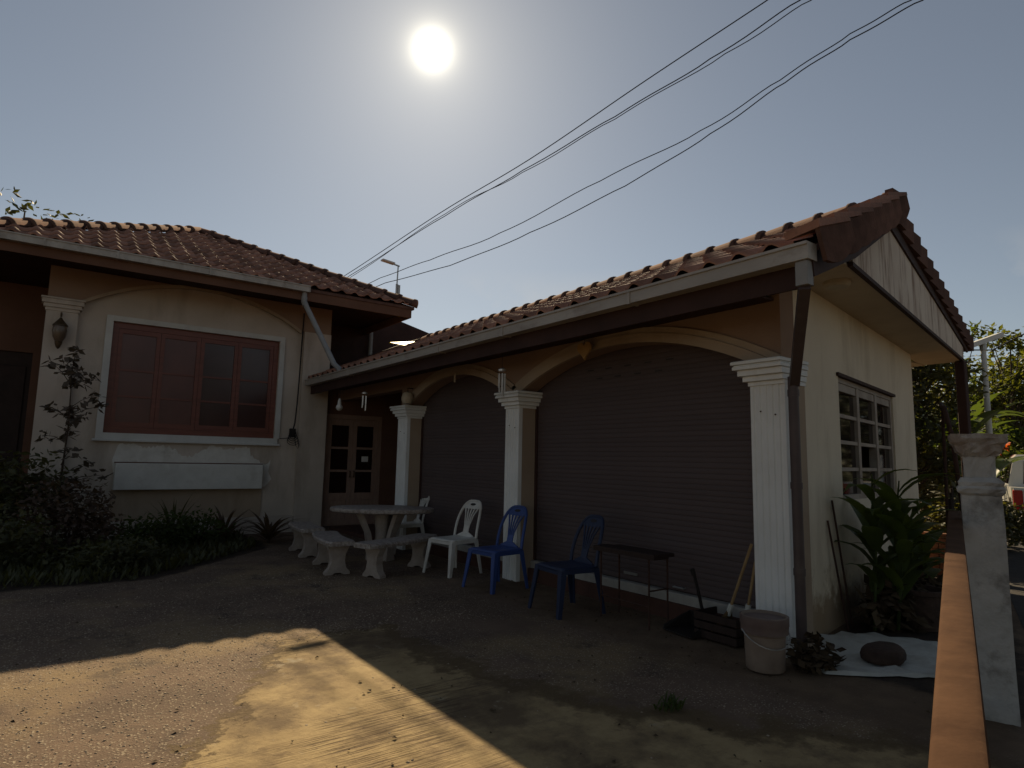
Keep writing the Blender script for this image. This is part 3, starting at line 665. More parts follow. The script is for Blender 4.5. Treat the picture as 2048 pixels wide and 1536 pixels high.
# window
hw = part('window', MB().box(WA-.10, WB_+.06, HY+.045, RY-.001, WC-.10, WC), 'white_trim', house)
part('sill', MB().bevbox(WA-.14, WB_+.10, HY+.0, RY-.002, WC-.135, WC-.10, .006), 'white_trim', hw)
part('trim', MB().box(WA-.10, WA, HY+.045, RY-.001, WC+.001, WD+.09), 'white_trim', hw)
part('trim', MB().box(WB_, WB_+.09, HY+.045, RY-.001, WC+.001, WD+.09), 'white_trim', hw)
part('trim', MB().box(WA+.001, WB_-.001, HY+.045, RY-.001, WD, WD+.09), 'white_trim', hw)
mb = MB(); y0, y1 = RY+.03, RY+.10
mb.box(WA, WA+.09, y0, y1, WC, WD).box(WB_-.09, WB_, y0, y1, WC, WD).box(WA+.09, WB_-.09, y0, y1, WC, WC+.10).box(WA+.09, WB_-.09, y0, y1, WD-.10, WD)
part('frame', mb, 'red_wood', hw)
ns = 4; sw = (WB_-WA-.18)/ns
for i in range(ns):
    a = WA+.09+sw*i; b = a+sw
    mb = MB(); e = .065
    mb.box(a+.002, a+e, y0+.012, y1-.01, WC+.102, WD-.102).box(b-e, b-.002, y0+.012, y1-.01, WC+.102, WD-.102).box(a+e, b-e, y0+.012, y1-.01, WC+.102, WC+.19).box(a+e, b-e, y0+.012, y1-.01, WD-.18, WD-.102)
    sash = part('sash', mb, 'red_wood', hw)
    zz = [WC+.19, WC+.62, WC+1.06, WD-.18]
    for z in zz[1:3]: part('muntin', MB().box(a+e+.001, b-e-.001, y0+.02, y1-.02, z-.016, z+.016), 'red_wood', hw)
    for k in range(3): part('pane', MB().box(a+e+.001, b-e-.001, y0+.034, y0+.038, zz[k]+(.017 if k else 0), zz[k+1]-(.017 if k < 2 else 0)), 'red_glass' if i < 2 else 'dim_glass', hw)
mb = MB(); rings = []
for k in range(90):
    x = WA+.02+(WB_-WA-.04)*k/89; yy = RY+.16+.02*math.sin(k*1.3); rings.append([(x, yy, WC+.02), (x, yy, WD-.02), (x, yy+.006, WD-.02), (x, yy+.006, WC+.02)])
mb.loft(rings); part('curtain', mb, 'curtain', hw)
# recessed entrance at the left
part('recess_wall', MB().box(-9.0, -4.78, 11.0, 11.15, 3.15, 4.36).box(-9.0, -6.6, 11.0, 11.15, 0, 3.149).box(-4.95, -4.78, 11.0, 11.15, 0, 3.149), 'brown_wall', house)
ed = part('entrance_door', MB().box(-6.62, -4.93, 11.05, 11.1, 0, 3.16), 'dark_wood', house)
for k in range(3): part('door_panel', MB().bevbox(-6.5+k*.52, -6.06+k*.52, 11.02, 11.049, .3, 2.9, .01), 'dark_wood', ed)
part('wing_roof', MB().prism([(-9.2, 10.2, 4.37), (-9.2, 13.0, 5.5), (-9.2, 15.2, 4.5), (-9.2, 15.2, 4.37)], (3.45, 0, 0)), 'ridge_tile', house)
# door wall at the back of the porch
part('porch_wall', MB().box(-.20, -.16, 9.36, 9.5, 0, 2.9).box(1.06, 4.8, 9.36, 9.5, 0, 2.9).box(-.16, 1.06, 9.36, 9.5, 2.28, 2.9), 'brown_wall', house)
part('porch_gable', MB().prism([(-.19, 9.18, 2.87), (4.8, 9.18, 2.87), (4.8, 9.18, 3.62), (1.79, 9.18, 4.05), (-.19, 9.18, 3.17)], (0, .3, 0)), 'dark_brown', house)
DY = 9.40
door = part('door', MB().box(-.16, -.09, DY-.03, DY+.06, .06, 2.28).box(.98, 1.06, DY-.03, DY+.06, .06, 2.28).box(-.09, .98, DY-.03, DY+.06, 2.19, 2.28), 'door_wood', house)
for i, (a, b) in enumerate(((-.088, .444), (.447, .978))):
    mb = MB(); zs = [.06, .62, .70, 1.10, 1.16, 1.56, 1.62, 2.02, 2.19]
    mb.box(a, a+.085, DY, DY+.04, .06, 2.188).box(b-.085, b, DY, DY+.04, .06, 2.188)
    for z0, z1 in ((.06, .20), (.56, .70), (1.12, 1.165), (1.58, 1.625), (2.06, 2.188)): mb.box(a+.085, b-.085, DY, DY+.04, z0, z1)
    leaf = part('leaf', mb, 'door_wood', door)
    part('panel', MB().bevbox(a+.086, b-.086, DY+.012, DY+.03, .201, .559, .004), 'door_wood', door)
    for z0, z1 in ((.701, 1.119), (1.166, 1.579), (1.626, 2.059)): part('pane', MB().box(a+.086, b-.086, DY+.018, DY+.023, z0, z1), 'door_glass', door)
    hx = b-.04 if i == 0 else a+.04
    part('handle', MB().tube([(hx, DY, 1.14), (hx, DY-.045, 1.14), (hx, DY-.045, 1.02), (hx, DY, 1.02)], .011, 6), 'lantern_brass', door)
part('door_notice', MB().box(.66, .80, DY+.010, DY+.0175, 1.33, 1.44), 'paper', door)
# rear wing seen above the garage roof
part('rear_wing', MB().prism([(-.19, 10.6, 0), (4.2, 10.6, 0), (4.2, 10.6, 4.2), (2.83, 10.6, 4.5), (1.84, 10.6, 4.73), (-.19, 10.6, 5.0)], (0, .15, 0)), 'dark_brown', house)
part('vent_pipe', MB().tube([(1.2, 10.5, 3.0), (1.2, 10.5, 4.35), (1.32, 10.5, 4.45)], .05, 10), 'pipe_grey', house, True)

# ---- hipped roof
AX, AY, AZ = -2.36, 11.66, 6.20
E0, E1, EY, HEZ = -5.82, 1.11, 8.19, 4.48
hroof = part('roof', MB().add([(E0, EY, HEZ-.04), (E1, EY, HEZ-.04), (E1, 15.17, HEZ-.04), (E0, 15.17, HEZ-.04), (AX, AY, AZ-.04), (E0, EY, HEZ-.09), (E1, EY, HEZ-.09), (E1, 15.17, HEZ-.09), (E0, 15.17, HEZ-.09)],
    [(0, 1, 4), (1, 2, 4), (2, 3, 4), (3, 0, 4), (5, 8, 7, 6), (0, 5, 6, 1), (1, 6, 7, 2), (2, 7, 8, 3), (3, 8, 5, 0)]), 'ridge_tile', house)
hs = Vector((0, AY-EY, AZ-HEZ)); hl = hs.length; hs.normalize(); hn = Vector((0, -hs.z, hs.y)); hr = int(hl/TE+.5)
hloc = wloc(house)
for i in range(hr):
    d = i*hl/hr; yy = EY+hs.y*d; zz = HEZ+hs.z*d
    t0 = (d+.06)/hl; xa = E0+(AX-E0)*t0; xb = E1+(AX-E1)*t0
    t1 = min(1, (d+.26)/hl); xa2 = E0+(AX-E0)*t1; xb2 = E1+(AX-E1)*t1
    xa, xb = (xa+xa2)/2, (xb+xb2)/2
    x = math.floor(xa/TW)*TW
    while x < xb:
        a, b = max(x, xa), min(x+TW, xb)
        # ey points to -X so that the profile reads as from below
        if b-a > .03: tile_at(hroof, Vector((b, yy-.03*hs.y, zz-.03*hs.z))-hloc, hs, (-1, 0, 0), hn, (b-a)/TW)
        x += TW
for cx in (E0, E1):
    a = Vector((cx, EY, HEZ)); b = Vector((AX, AY, AZ)); dd = (b-a); L = dd.length; dd.normalize(); sidev = dd.cross(Vector((0, 0, 1))).normalized(); upv = sidev.cross(dd)
    n = int(L/.335)
    for k in range(n): tile_at(hroof, a+dd*(k*L/n-.02)+upv*.02-hloc, dd, -sidev, upv, 1, 'hip_tile', cap_me)
part('soffit', MB().box(E0+.1, E1-.1, EY+.05, HY-.035, 4.365, 4.38), 'dark_brown', house)
part('soffit', MB().box(-.2, E1-.1, HY-.034, 12.0, 4.365, 4.38), 'dark_brown', house)
part('soffit', MB().box(E0+.1, -4.81, HY-.034, 12.0, 4.365, 4.38), 'dark_brown', house)
part('fascia', MB().box(E0+.05, E1-.05, EY+.02, EY+.045, 4.22, 4.41), 'brown_wall', house)
part('fascia', MB().box(E1-.075, E1-.05, EY+.046, 13.0, 4.22, 4.41), 'brown_wall', house)
hg = part('gutter', trough((E0+.02, EY+.015, 4.36), (1, 0, 0), (0, -1, 0), -1.03-E0-.02), 'gutter_metal', house)
for xx in (-4.9, -4.0, -2.7): part('joint_band', MB().box(xx, xx+.03, EY-.108, EY+.013, 4.353, 4.467), 'gutter_metal', hg)
part('end_cap', MB().box(-1.03, -1.026, EY-.105, EY+.012, 4.358, 4.473), 'gutter_metal', hg)
hd = part('downpipe', MB().tube([(-1.10, EY-.0, 4.36), (-1.10, EY-.0, 4.20), (-1.06, EY-.05, 4.08), (-.72, 7.55, 3.02), (-.66, 7.45, 2.93), (-.655, 7.42, 2.85)], .046, 12), 'pipe_grey', house, True)
part('pipe_elbow', MB().tube([(-1.10, EY-.0, 4.28), (-1.10, EY-.0, 4.19), (-1.075, EY-.03, 4.11)], .054, 12), 'pipe_grey', hd, True)

# cable run down the house wall with its box of loose ends
cb = thing('wall_cable', 'dark cable running down the house wall to a tangle of wire', 'cable', (-.82, 9.18, 1.9))
def cpath(pts, r_, name='cable', mm='cable'): return part(name, MB().tube(pts, r_, 6), mm, cb, True)
cpath([(-.78, 9.16, 4.2), (-.785, 9.155, 3.9), (-.79, 9.16, 3.5), (-.80, 9.155, 2.9), (-.81, 9.16, 2.4), (-.83, 9.155, 2.05), (-.86, 9.16, 1.9)], .013)
cpath([(-1.09, 9.2, 1.74), (-1.0, 9.19, 1.75), (-.9, 9.16, 1.76)], .008)
part('junction_box', MB().bevbox(-.93, -.81, 9.12, 9.165, 1.78, 1.94, .01), 'black_plastic', cb)
for k in range(4):
    ph = k*1.4; cpath([(-.87+.07*math.cos(t*.7+ph)*(1+.2*k), 9.11-.01*k, 1.82-.04*k+.08*math.sin(t*.7+ph)) for t in range(10)], .006, 'wire_loop')
cpath([(-.83, 9.13, 1.8), (-.80, 9.12, 1.62), (-.76, 9.12, 1.56), (-.74, 9.12, 1.64), (-.78, 9.13, 1.72)], .006, 'wire_loop')

# wall lantern on the left pilaster
la = thing('wall_lantern', 'old brown wall lantern on the left pilaster of the house', 'lantern', (-4.60, 9.17, 3.1))
part('arm', MB().tube([(-4.60, 9.168, 3.56), (-4.60, 9.12, 3.60), (-4.60, 9.06, 3.57), (-4.60, 9.05, 3.52)], .013, 6), 'lantern_brass', la, True)
part('shade', MB().lathe([(.012, .41), (.03, .38), (.10, .29), (.105, .27)], (-4.60, 9.05, 3.1), 12), 'lantern_brass', la)
part('globe', MB().lathe([(.09, .268), (.10, .2), (.085, .1), (.05, .03)], (-4.60, 9.05, 3.1), 12), 'lantern_glass', la, True)
part('finial', MB().lathe([(.052, .028), (.045, -.02), (.03, -.06), (.008, -.09)], (-4.60, 9.05, 3.1), 10), 'lantern_brass', la, True)

# ================================================================== YARD THINGS
# stone table set
def stone_foot(mb, c, w, t, h, rz):
    """waisted slab leg: outline in its own plane, extruded"""
    prof = [(-.5, 0), (-.5, .08), (-.34, .22), (-.27, .45), (-.30, .70), (-.42, .90), (-.45, 1), (.45, 1), (.42, .90), (.30, .70), (.27, .45), (.34, .22), (.5, .08), (.5, 0), (.22, 0), (.12, .06), (-.12, .06), (-.22, 0)]
    d = Vector((math.cos(rz), math.sin(rz), 0)); n = Vector((-d.y, d.x, 0)); c = Vector(c)
    mb.prism([c+d*(a*w)-n*t/2+Vector((0, 0, b*h)) for a, b in prof], n*t); return mb
tb_c = Vector((-.68, 5.42, 0))
tb = thing('stone_table', 'round terrazzo garden table with cast stone legs before the porch', 'table', tb_c)
tu = Vector((.80, -.59, 0)).normalized(); tv_ = Vector((-tu.y, tu.x, 0))
part('table_top', MB().loft([[tb_c+tu*(math.cos(6.2832*k/32)*.74*q)+tv_*(math.sin(6.2832*k/32)*.46*q)+Vector((0, 0, z_)) for k in range(32)] for q, z_ in ((.93, .655), (.985, .668), (1, .69), (.99, .715), (.95, .724))]), 'terrazzo', tb, True)
for k in range(3):
    a = .9+k*2.094; d_ = Vector((math.cos(a), math.sin(a), 0))
    part('leg', MB().loft([[tb_c+d_*r_+Vector((-d_.y, d_.x, 0))*w_*sg+d_*e_+Vector((0, 0, z_)) for sg, e_ in ((-1, -.035), (1, -.035), (1, .035), (-1, .035))] for r_, w_, z_ in ((.16, .085, 0), (.15, .07, .12), (.20, .06, .38), (.33, .085, .656))]), 'stone_leg', tb)
part('base', MB().lathe([(.15, .0), (.15, .05), (.10, .09), (.085, .35), (.11, .655)], tb_c, 14), 'stone_leg', tb, True)
def bench(label, a, b, bulge, w=.34, legs=(.16, .84)):
    a = Vector(a); b = Vector(b); mid = (a+b)/2; d = (b-a).normalized(); n = Vector((-d.y, d.x, 0))
    t = thing('stone_bench', label, 'bench', (mid.x, mid.y, 0), 0, 'stone benches round the table')
    rings = []; N = 12
    for i in range(N+1):
        s_ = i/N; p = a.lerp(b, s_)+n*bulge*math.sin(s_*math.pi); dn = (n - d*bulge*math.cos(s_*math.pi)*2.2).normalized()
        e = .03 if i in (0, N) else 0
        rings.append([p-dn*(w/2-e)+Vector((0, 0, .355)), p+dn*(w/2-e)+Vector((0, 0, .355)), p+dn*(w/2-e+.008)+Vector((0, 0, .39)), p+dn*(w/2-e-.012)+Vector((0, 0, .41)), p-dn*(w/2-e-.012)+Vector((0, 0, .41)), p-dn*(w/2-e+.008)+Vector((0, 0, .39))])
    part('seat', MB().loft(rings), 'terrazzo', t)
    for s_ in legs:
        p = a.lerp(b, s_)+n*bulge*math.sin(s_*math.pi); dn = (n - d*bulge*math.cos(s_*math.pi)*2.2)
        part('leg', stone_foot(MB(), p, .30, .10, .354, math.atan2(dn.y, dn.x)), 'stone_leg', t)
bench('curved terrazzo bench nearest the camera, in front of the stone table', (-1.50, 4.18, 0), (-.32, 4.72, 0), -.06)
bench('terrazzo bench at the left side of the stone table', (-1.62, 4.45, 0), (-1.42, 5.62, 0), .05)
bench('terrazzo bench farthest back, near the house wall', (-1.45, 5.95, 0), (-1.33, 7.0, 0), .03)

# plastic chairs
def make_chair(label, m_, loc, rz):
    t = thing('plastic_chair', label, 'chair', loc, rz, 'plastic garden chairs along the garage front')
    W_, D_, SH = .46, .44, .44
    # seat: slightly dished sheet with a rolled rim; front is -Y
    mb = MB(); nx, ny = 10, 10; vs = []
    for i in range(nx+1):
        for j in range(ny+1):
            u = i/nx*2-1; v = j/ny*2-1
            sx_ = math.copysign(abs(u)**.9, u)*(W_/2-.02*(v+1)/2); z = SH-.018*(1-u*u)*(1-v*v)-(.02 if v < -.95 else 0)-(.012 if abs(u) > .95 else 0)
            vs.append((sx_, v*D_/2, z))
    fs = [(i*(ny+1)+j, (i+1)*(ny+1)+j, (i+1)*(ny+1)+j+1, i*(ny+1)+j+1) for i in range(nx) for j in range(ny)]
    mb.add(vs, fs); o = part('seat', mb, m_, t, True, local=True); md = o.modifiers.new('thick', 'SOLIDIFY'); md.thickness = .012
    part('apron', MB().box(-W_/2+.02, W_/2-.02, -D_/2+.004, -D_/2+.014, SH-.065, SH-.03).box(-W_/2+.006, -W_/2+.016, -D_/2+.03, D_/2-.03, SH-.06, SH-.02).box(W_/2-.016, W_/2-.006, -D_/2+.03, D_/2-.03, SH-.06, SH-.02), m_, t, local=True)
    for sx_ in (-1, 1):
        for sy in (-1, 1):
            top = Vector((sx_*(W_/2-.035), sy*(D_/2-.035), SH-.02)); bot = Vector((sx_*(W_/2+.012), sy*(D_/2+.035), 0))
            # angle-section leg
            rings = []
            for s_ in (0, .25, 1):
                c = top.lerp(bot, s_); w = .062-.024*s_; k = .010
                ox, oy = sx_*w/2, sy*w/2
                rings.append([(c.x+ox, c.y+oy, c.z), (c.x-ox, c.y+oy, c.z), (c.x-ox, c.y+oy-sy*k, c.z), (c.x+ox-sx_*k, c.y+oy-sy*k, c.z), (c.x+ox-sx_*k, c.y-oy, c.z), (c.x+ox, c.y-oy, c.z)])
            part('leg', MB().loft(rings), m_, t, local=True)
    # back: outer hoop, top panel with a grip hole, fan of slats
    def bp(x, h): return Vector((x, D_/2-.02+.20*h*h*.55+.05*h+.02*(1-(x/.23)**2)*0, SH-.01+.45*h))
    hoop = []
    for k in range(25):
        a = math.pi*k/24; x = -math.cos(a); h = math.sin(a)
        hh = min(1, h*1.0)
        xx = math.copysign(abs(x)**.55, x)*.205; hoop.append(bp(xx, hh**.8))
    part('back_hoop', MB().tube(hoop, .018, 8), m_, t, True, local=True)
    mb = MB(); rings = []
    for i in range(13):
        x = -.185+.37*i/12; lo_ = .80-.02*(1-(x/.185)**2); hi_ = .985-.17*abs(x/.185)**2.6
        g_ = .05 if abs(x) < .05 else 0
        rings.append([bp(x, lo_)+Vector((0, .004, 0)), bp(x, lo_)-Vector((0, .006, 0)), bp(x, hi_)-Vector((0, .006, 0)), bp(x, hi_)+Vector((0, .004, 0))])
    mb.loft(rings); part('top_panel', mb, m_, t, True, local=True)
    part('grip_hole', MB().loft([[bp(.05*math.cos(a), .905+.035*math.sin(a))+Vector((0, dy, 0)) for a in [6.283*k/12 for k in range(12)]] for dy in (-.008, .006)]), 'black_plastic', t, local=True)
    for k in range(5):
        f = (k-2)/2
        part('back_slat', MB().tube([bp(f*.030, .10), bp(f*.045, .35), bp(f*.075, .6), bp(f*.12, .82)], [.010, .009, .010, .012], 6), m_, t, True, local=True)
    mb = MB(); mb.loft([[bp(x, h)+Vector((0, dy, 0)) for x, dy in ((-.045-.1*(h < .05), -.006), (.045+.1*(h < .05), -.006), (.045+.1*(h < .05), .006), (-.045-.1*(h < .05), .006))] for h in (0, .04, .14, .3)])
    part('splat', mb, m_, t, local=True)
    return t
RZ_ = -math.pi/2
make_chair('white plastic chair facing the yard, left of the blue chairs', 'white_plastic', (-.34, 4.02, 0), RZ_+.18)
make_chair('blue plastic chair in front of the white middle pillar', 'blue_plastic', (-.40, 2.99, 0), RZ_+.12)
make_chair('dark blue plastic chair standing before the large roller shutter', 'navy_plastic', (-.44, 1.74, 0), RZ_-.1)
make_chair('white plastic chair behind the stone table by the porch pillar', 'white_plastic', (-.03, 5.98, 0), RZ_-.1)

# rusty stand with a dark board top
st = thing('iron_stand', 'narrow rusty iron stand with a dark wooden board top', 'stand', (-.25, 1.1, 0))
part('board', MB().bevbox(-.36, -.16, .72, 1.46, .60, .645, .006), 'dark_wood', st)
part('board', MB().bevbox(-.14, -.06, .74, 1.40, .61, .64, .006), 'dark_wood', st)
for x, yv in ((-.33, .80), (-.33, 1.38), (-.09, .80), (-.09, 1.38)): part('leg', MB().tube([(x, yv, 0.012), (x, yv, .60)], .009, 6), 'rust', st)
part('stretcher', MB().tube([(-.33, .80, .2), (-.33, 1.38, .2)], .007, 6), 'rust', st)
part('stretcher', MB().tube([(-.33, .80, .33), (-.09, .80, .33)], .007, 6), 'rust', st)
# dustpan
du = thing('dustpan', 'black long handled dustpan standing before the shutter', 'dustpan', (-.02, .56, .012))
mb = MB(); mb.hexa([(-.24, .44, .012), (-.20, .76, .012), (.10, .70, .012), (.06, .38, .012)], [(-.24, .44, .02), (-.20, .76, .02), (.10, .70, .02), (.06, .38, .02)])
mb.hexa([(.055, .37, .013), (.105, .71, .013), (.115, .71, .013), (.065, .37, .013)], [(.03, .38, .15), (.08, .70, .15), (.09, .70, .15), (.04, .38, .15)])
mb.hexa([(-.25, .43, .013), (.06, .37, .013), (.06, .38, .013), (-.24, .44, .013)], [(-.23, .43, .05), (.03, .37, .15), (.03, .38, .15), (-.22, .44, .05)])
mb.hexa([(-.20, .76, .013), (.10, .70, .013), (.10, .71, .013), (-.19, .77, .013)], [(-.18, .76, .05), (.08, .69, .15), (.08, .70, .15), (-.18, .77, .05)])
part('pan', mb, 'black_plastic', du)
part('handle', MB().tube([(.07, .54, .10), (.03, .55, .28), (-.03, .56, .48)], .014, 8), 'black_plastic', du, True)
part('grip', MB().tube([(-.035, .56, .48), (-.05, .565, .53)], .02, 8), 'black_plastic', du, True)
# brooms leaning on the corner pillar
def broom(label, foot, top):
    foot = Vector(foot); top = Vector(top); d = (top-foot).normalized()
    t = thing('broom', label, 'broom', foot, 0, 'brooms leaning in the corner')
    part('handle', MB().tube([foot+d*.26, top], .012, 8), 'bamboo', t, True)
    part('binding', MB().tube([foot+d*.20, foot+d*.30], .022, 8), 'sack', t, True)
    mb = MB(); rb = random.Random(label)
    x = d.cross(Vector((0, 0, 1))).normalized(); y_ = x.cross(d)
    for k in range(70):
        a = rb.uniform(-.13, .13); c = rb.uniform(-.03, .03); s0 = foot+d*.24+x*a*.12+y_*c*.3; e0 = foot+d*rb.uniform(0, .03)+x*a+y_*c
        if e0.z < .016: e0.z = .016
        mb.bar(s0, e0, .006, .006)
    part('bristles', mb, 'straw', t)
broom('straw broom with its pole leaning highest on the corner pillar', (.02, .34, .02), (-.02, .01, .80))
broom('straw broom with the lower pole beside the corner pillar', (.07, .17, .02), (.03, .012, .66))
bx_ = thing('wooden_crate', 'low dark wooden crate behind the bucket at the shutter', 'crate', (.06, .22, .012))
for k in range(3): part('slat', MB().box(-.13, .15, .465, .48, .02+k*.07, .075+k*.07), 'dark_wood', bx_); 
for k in range(3): part('slat', MB().box(-.145, -.13, .08, .48, .02+k*.07, .075+k*.07), 'dark_wood', bx_)
for k in range(3): part('slat', MB().box(-.13, .15, .08, .095, .02+k*.07, .075+k*.07), 'dark_wood', bx_)
part('bottom', MB().box(-.13, .15, .096, .464, .013, .03), 'dark_wood', bx_)
# paint bucket
bk = thing('paint_bucket', 'stained beige paint bucket with darker rim beside the corner pillar', 'bucket', (-.40, -.32, .012))
BC = (-.40, -.32, .012)
part('body', MB().lathe([(.125, 0), (.13, .01), (.138, .235), (.143, .24), (.150, .31), (.155, .315), (.157, .362), (.150, .364), (.142, .30), (.128, .03), (.0, .025)], BC, 28, cap=False), 'bucket_plastic', bk, True)
part('rim', MB().lathe([(.146, .245), (.158, .25), (.160, .30), (.163, .305), (.164, .36), (.158, .3605), (.158, .36), (.150, .25), (.146, .245)], BC, 28, cap=False), 'bucket_rim', bk, True)
part('lid', MB().lathe([(.0, .338), (.149, .335), (.149, .342), (.0, .345)], BC, 28, cap=False), 'bucket_rim', bk, True)
part('wire_handle', MB().tube([(BC[0]+.165*math.cos(a), BC[1]+.165*math.sin(a), .28-.10*math.sin((a-2.6)/3.14*math.pi)) for a in [2.6+3.14*k/14 for k in range(15)]], .004, 6), 'steel', bk, True)
# sack with the stump
sk_ = [(-.14, -.62), (-.02, -.40), (.30, -.22), (.62, -.10), (1.02, -.14), (1.25, -.42), (1.42, -.74), (1.15, -.98), (.80, -1.08), (.46, -1.12), (.24, -.92), (.02, -.78)]
sk_o = ragged(sk_, .09, .018, 14)
cx_ = sum(p[0] for p in sk_o)/len(sk_o); cy_ = sum(p[1] for p in sk_o)/len(sk_o)
mb = MB(); rsk = random.Random(3); n = len(sk_o); rings = []
for s_, hz in ((1.0, .010), (.97, .03), (.88, .022), (.8, .034), (.68, .024), (.55, .034), (.4, .024), (.25, .026)):
    rings.append([(cx_+(x-cx_)*s_, cy_+(y-cy_)*s_, .008+hz*(.7+.55*math.sin(x*23*s_+y*17)*math.sin(y*29*s_+s_*5))*(1 if s_ < 1 else .3)) for x, y in sk_o])
mb.loft(rings, cap=True)
sack = part('plastic_sack', mb, 'sack', None, True); tag(sack, 'flat white plastic sack lying on the ground by the side wall', 'sack')
def lump(name, c, r_, h, m_, label, cat, seed, n=18):
    rl_ = random.Random(seed); ph = [rl_.uniform(0, 6.28) for _ in range(4)]
    def rr(a): return 1+.09*math.sin(2*a+ph[0])+.06*math.sin(3*a+ph[1])+.035*math.sin(7*a+ph[2])
    mb = MB(); mb.loft([[(c[0]+r_*s_*rr(6.283*k/n)*math.cos(6.283*k/n), c[1]+r_*s_*.8*rr(6.283*k/n)*math.sin(6.283*k/n), c[2]+h*z) for k in range(n)] for s_, z in ((.88, 0), (1, .2), (1.02, .55), (.95, .85), (.8, 1.0), (.4, 1.04))])
    return tag(part(name, mb, m_, None, True), label, cat)
lump('tree_stump', (.44, -.74, .036), .175, .10, 'stump', 'dark round slice of tree stump on the white sack', 'stump', 4)
lump('stone', (.42, -.36, .034), .035, .03, 'stump', 'small dark stone on the white sack', 'stone', 9, 10)

# ---------------- leaf makers
def leaf_quads(mb, c, rad, n, size, rnd_, flat=1.0, shell=.4):
    for _ in range(n):
        while True:
            p = Vector((rnd_.uniform(-1, 1), rnd_.uniform(-1, 1), rnd_.uniform(-1, 1)))
            if p.length <= 1 and p.length >= shell*rnd_.random(): break
        p = Vector((p.x*rad[0], p.y*rad[1], p.z*rad[2]))+Vector(c)
        d = Vector((rnd_.gauss(0, 1), rnd_.gauss(0, 1), rnd_.gauss(-.2, .6))).normalized(); u = Vector((rnd_.gauss(0, .6), rnd_.gauss(0, .6), 1)).normalized()
        s_ = size*rnd_.uniform(.6, 1.35); w = d.cross(u).normalized()*s_*.27; k = u*s_*.07
        mb.add([p, p+d*s_*.5+w-k*.2, p+d*s_, p+d*s_*.5-w-k*.2, p+d*s_*.5+k], [(0, 1, 4), (1, 2, 4), (2, 3, 4), (3, 0, 4)])
def blade(mb, base, d0, L, w, droop, rnd_, seg=7, fold=.25, up=Vector((0, 0, 1)), tears=0):
    """a long leaf with a midrib: arches out along d0 and droops"""
    p = Vector(base); d = Vector(d0).normalized(); pts = []
    for i in range(seg+1):
        pts.append((p.copy(), d.copy())); p = p+d*L/seg; d = (d-up*droop/seg).normalized()
    o = len(mb.v)
    for i, (q, dd) in enumerate(pts):
        t = i/seg; ww = w*max(.03, math.sin(min(1, t*1.05+.08)*math.pi)**.7 if t < .98 else .02)
        s_ = dd.cross(up); s_ = s_.normalized() if s_.length > .01 else Vector((1, 0, 0)); nrm_ = s_.cross(dd)
        mb.v += [tuple(q-s_*ww+nrm_*ww*fold), tuple(q), tuple(q+s_*ww+nrm_*ww*fold)]
    for i in range(seg):
        for k in (0, 1):
            a = o+i*3+k
            if tears and rnd_.random() < tears:
                continue
            mb.f.append((a, a+1, a+4, a+3))
# dry leaf heap by the bucket
mb = MB(); rl = random.Random(8); leaf_quads(mb, (-.08, -.50, .10), (.17, .15, .12), 260, .085, rl)
mb.v = [(x, y, max(z, .009)) for x, y, z in mb.v]
heap = part('leaf_heap', mb, 'leaf_dry'); tag(heap, 'heap of withered leaves between bucket and white sack', 'leaf heap')

# ginger clump by the side wall
gi = thing('ginger_clump', 'tall broad leaved ginger clump under the side window', 'plant', (1.75, -.25, .007))
rg2 = random.Random(17)
stems = [(1.38, -.26), (1.50, -.22), (1.62, -.30), (1.75, -.22), (1.55, -.38), (1.95, -.22), (2.25, -.16), (2.45, -.2)]
lm = MB(); smb = []
for i, (x, y) in enumerate(stems):
    hgt = (1.35, 1.75, 1.6, 1.7, 1.2, 1.35, 1.2, 1.0)[i]; lean = Vector((rg2.uniform(-.10, .16), rg2.uniform(-.16, -.02), 1)).normalized()
    tp = Vector((x, y, .0))+lean*hgt*.78
    part('stem', MB().tube([(x, y, .007), Vector((x, y, .0))+lean*hgt*.4, tp], [.016, .012, .006], 6), 'leaf_ginger', gi, True)
    for k in range(8):
        a = k*2.5+rg2.uniform(-.4, .4); s_ = .30+.70*k/8
        b0 = Vector((x, y, .0))+lean*hgt*.78*s_; dirv = Vector((math.cos(a)*.8, math.sin(a)*.55-.12, .9))
        blade(lm, b0, dirv, rg2.uniform(.42, .64), rg2.uniform(.055, .085), rg2.uniform(.9, 1.9), rg2, 6)
part('leaves', lm, 'leaf_ginger', gi, True)
mb = MB(); leaf_quads(mb, (1.95, -.30, .20), (.75, .24, .22), 560, .16, rg2); mb.v = [(x, min(max(y, -.95), -.262+SK*x-.01), max(z, .009)) for x, y, z in mb.v]
ug = part('undergrowth', mb, 'leaf_dry', None); tag(ug, 'dry undergrowth along the foot of the side wall', 'undergrowth'); ug['kind'] = 'stuff'
pot = thing('plant_pot', 'dark clay flowerpot among the ginger at the side wall', 'pot', (1.85, -.46, .007))
part('body', MB().lathe([(.13, 0), (.17, .2), (.19, .30), (.205, .31), (.205, .35), (.18, .35), (.17, .28), (.0, .27)], (1.85, -.46, .007), 20, cap=False), 'stump', pot, True)
part('soil', MB().lathe([(.0, .285), (.172, .285), (.172, .30), (.0, .30)], (1.85, -.46, .007), 16, cap=False), 'garden_soil', pot)
for lab, a, b in (('thin dark cane leaning on the side wall left of the ginger', (1.20, -.12, .004), (1.0, -.08, .95)), ('short dark cane sticking up beside the ginger stems', (1.36, -.08, .004), (1.16, -.045, 1.12))):
    tag(part('garden_cane', MB().tube([a, b], .010, 6), 'rust', None), lab, 'cane', 'canes by the side wall')

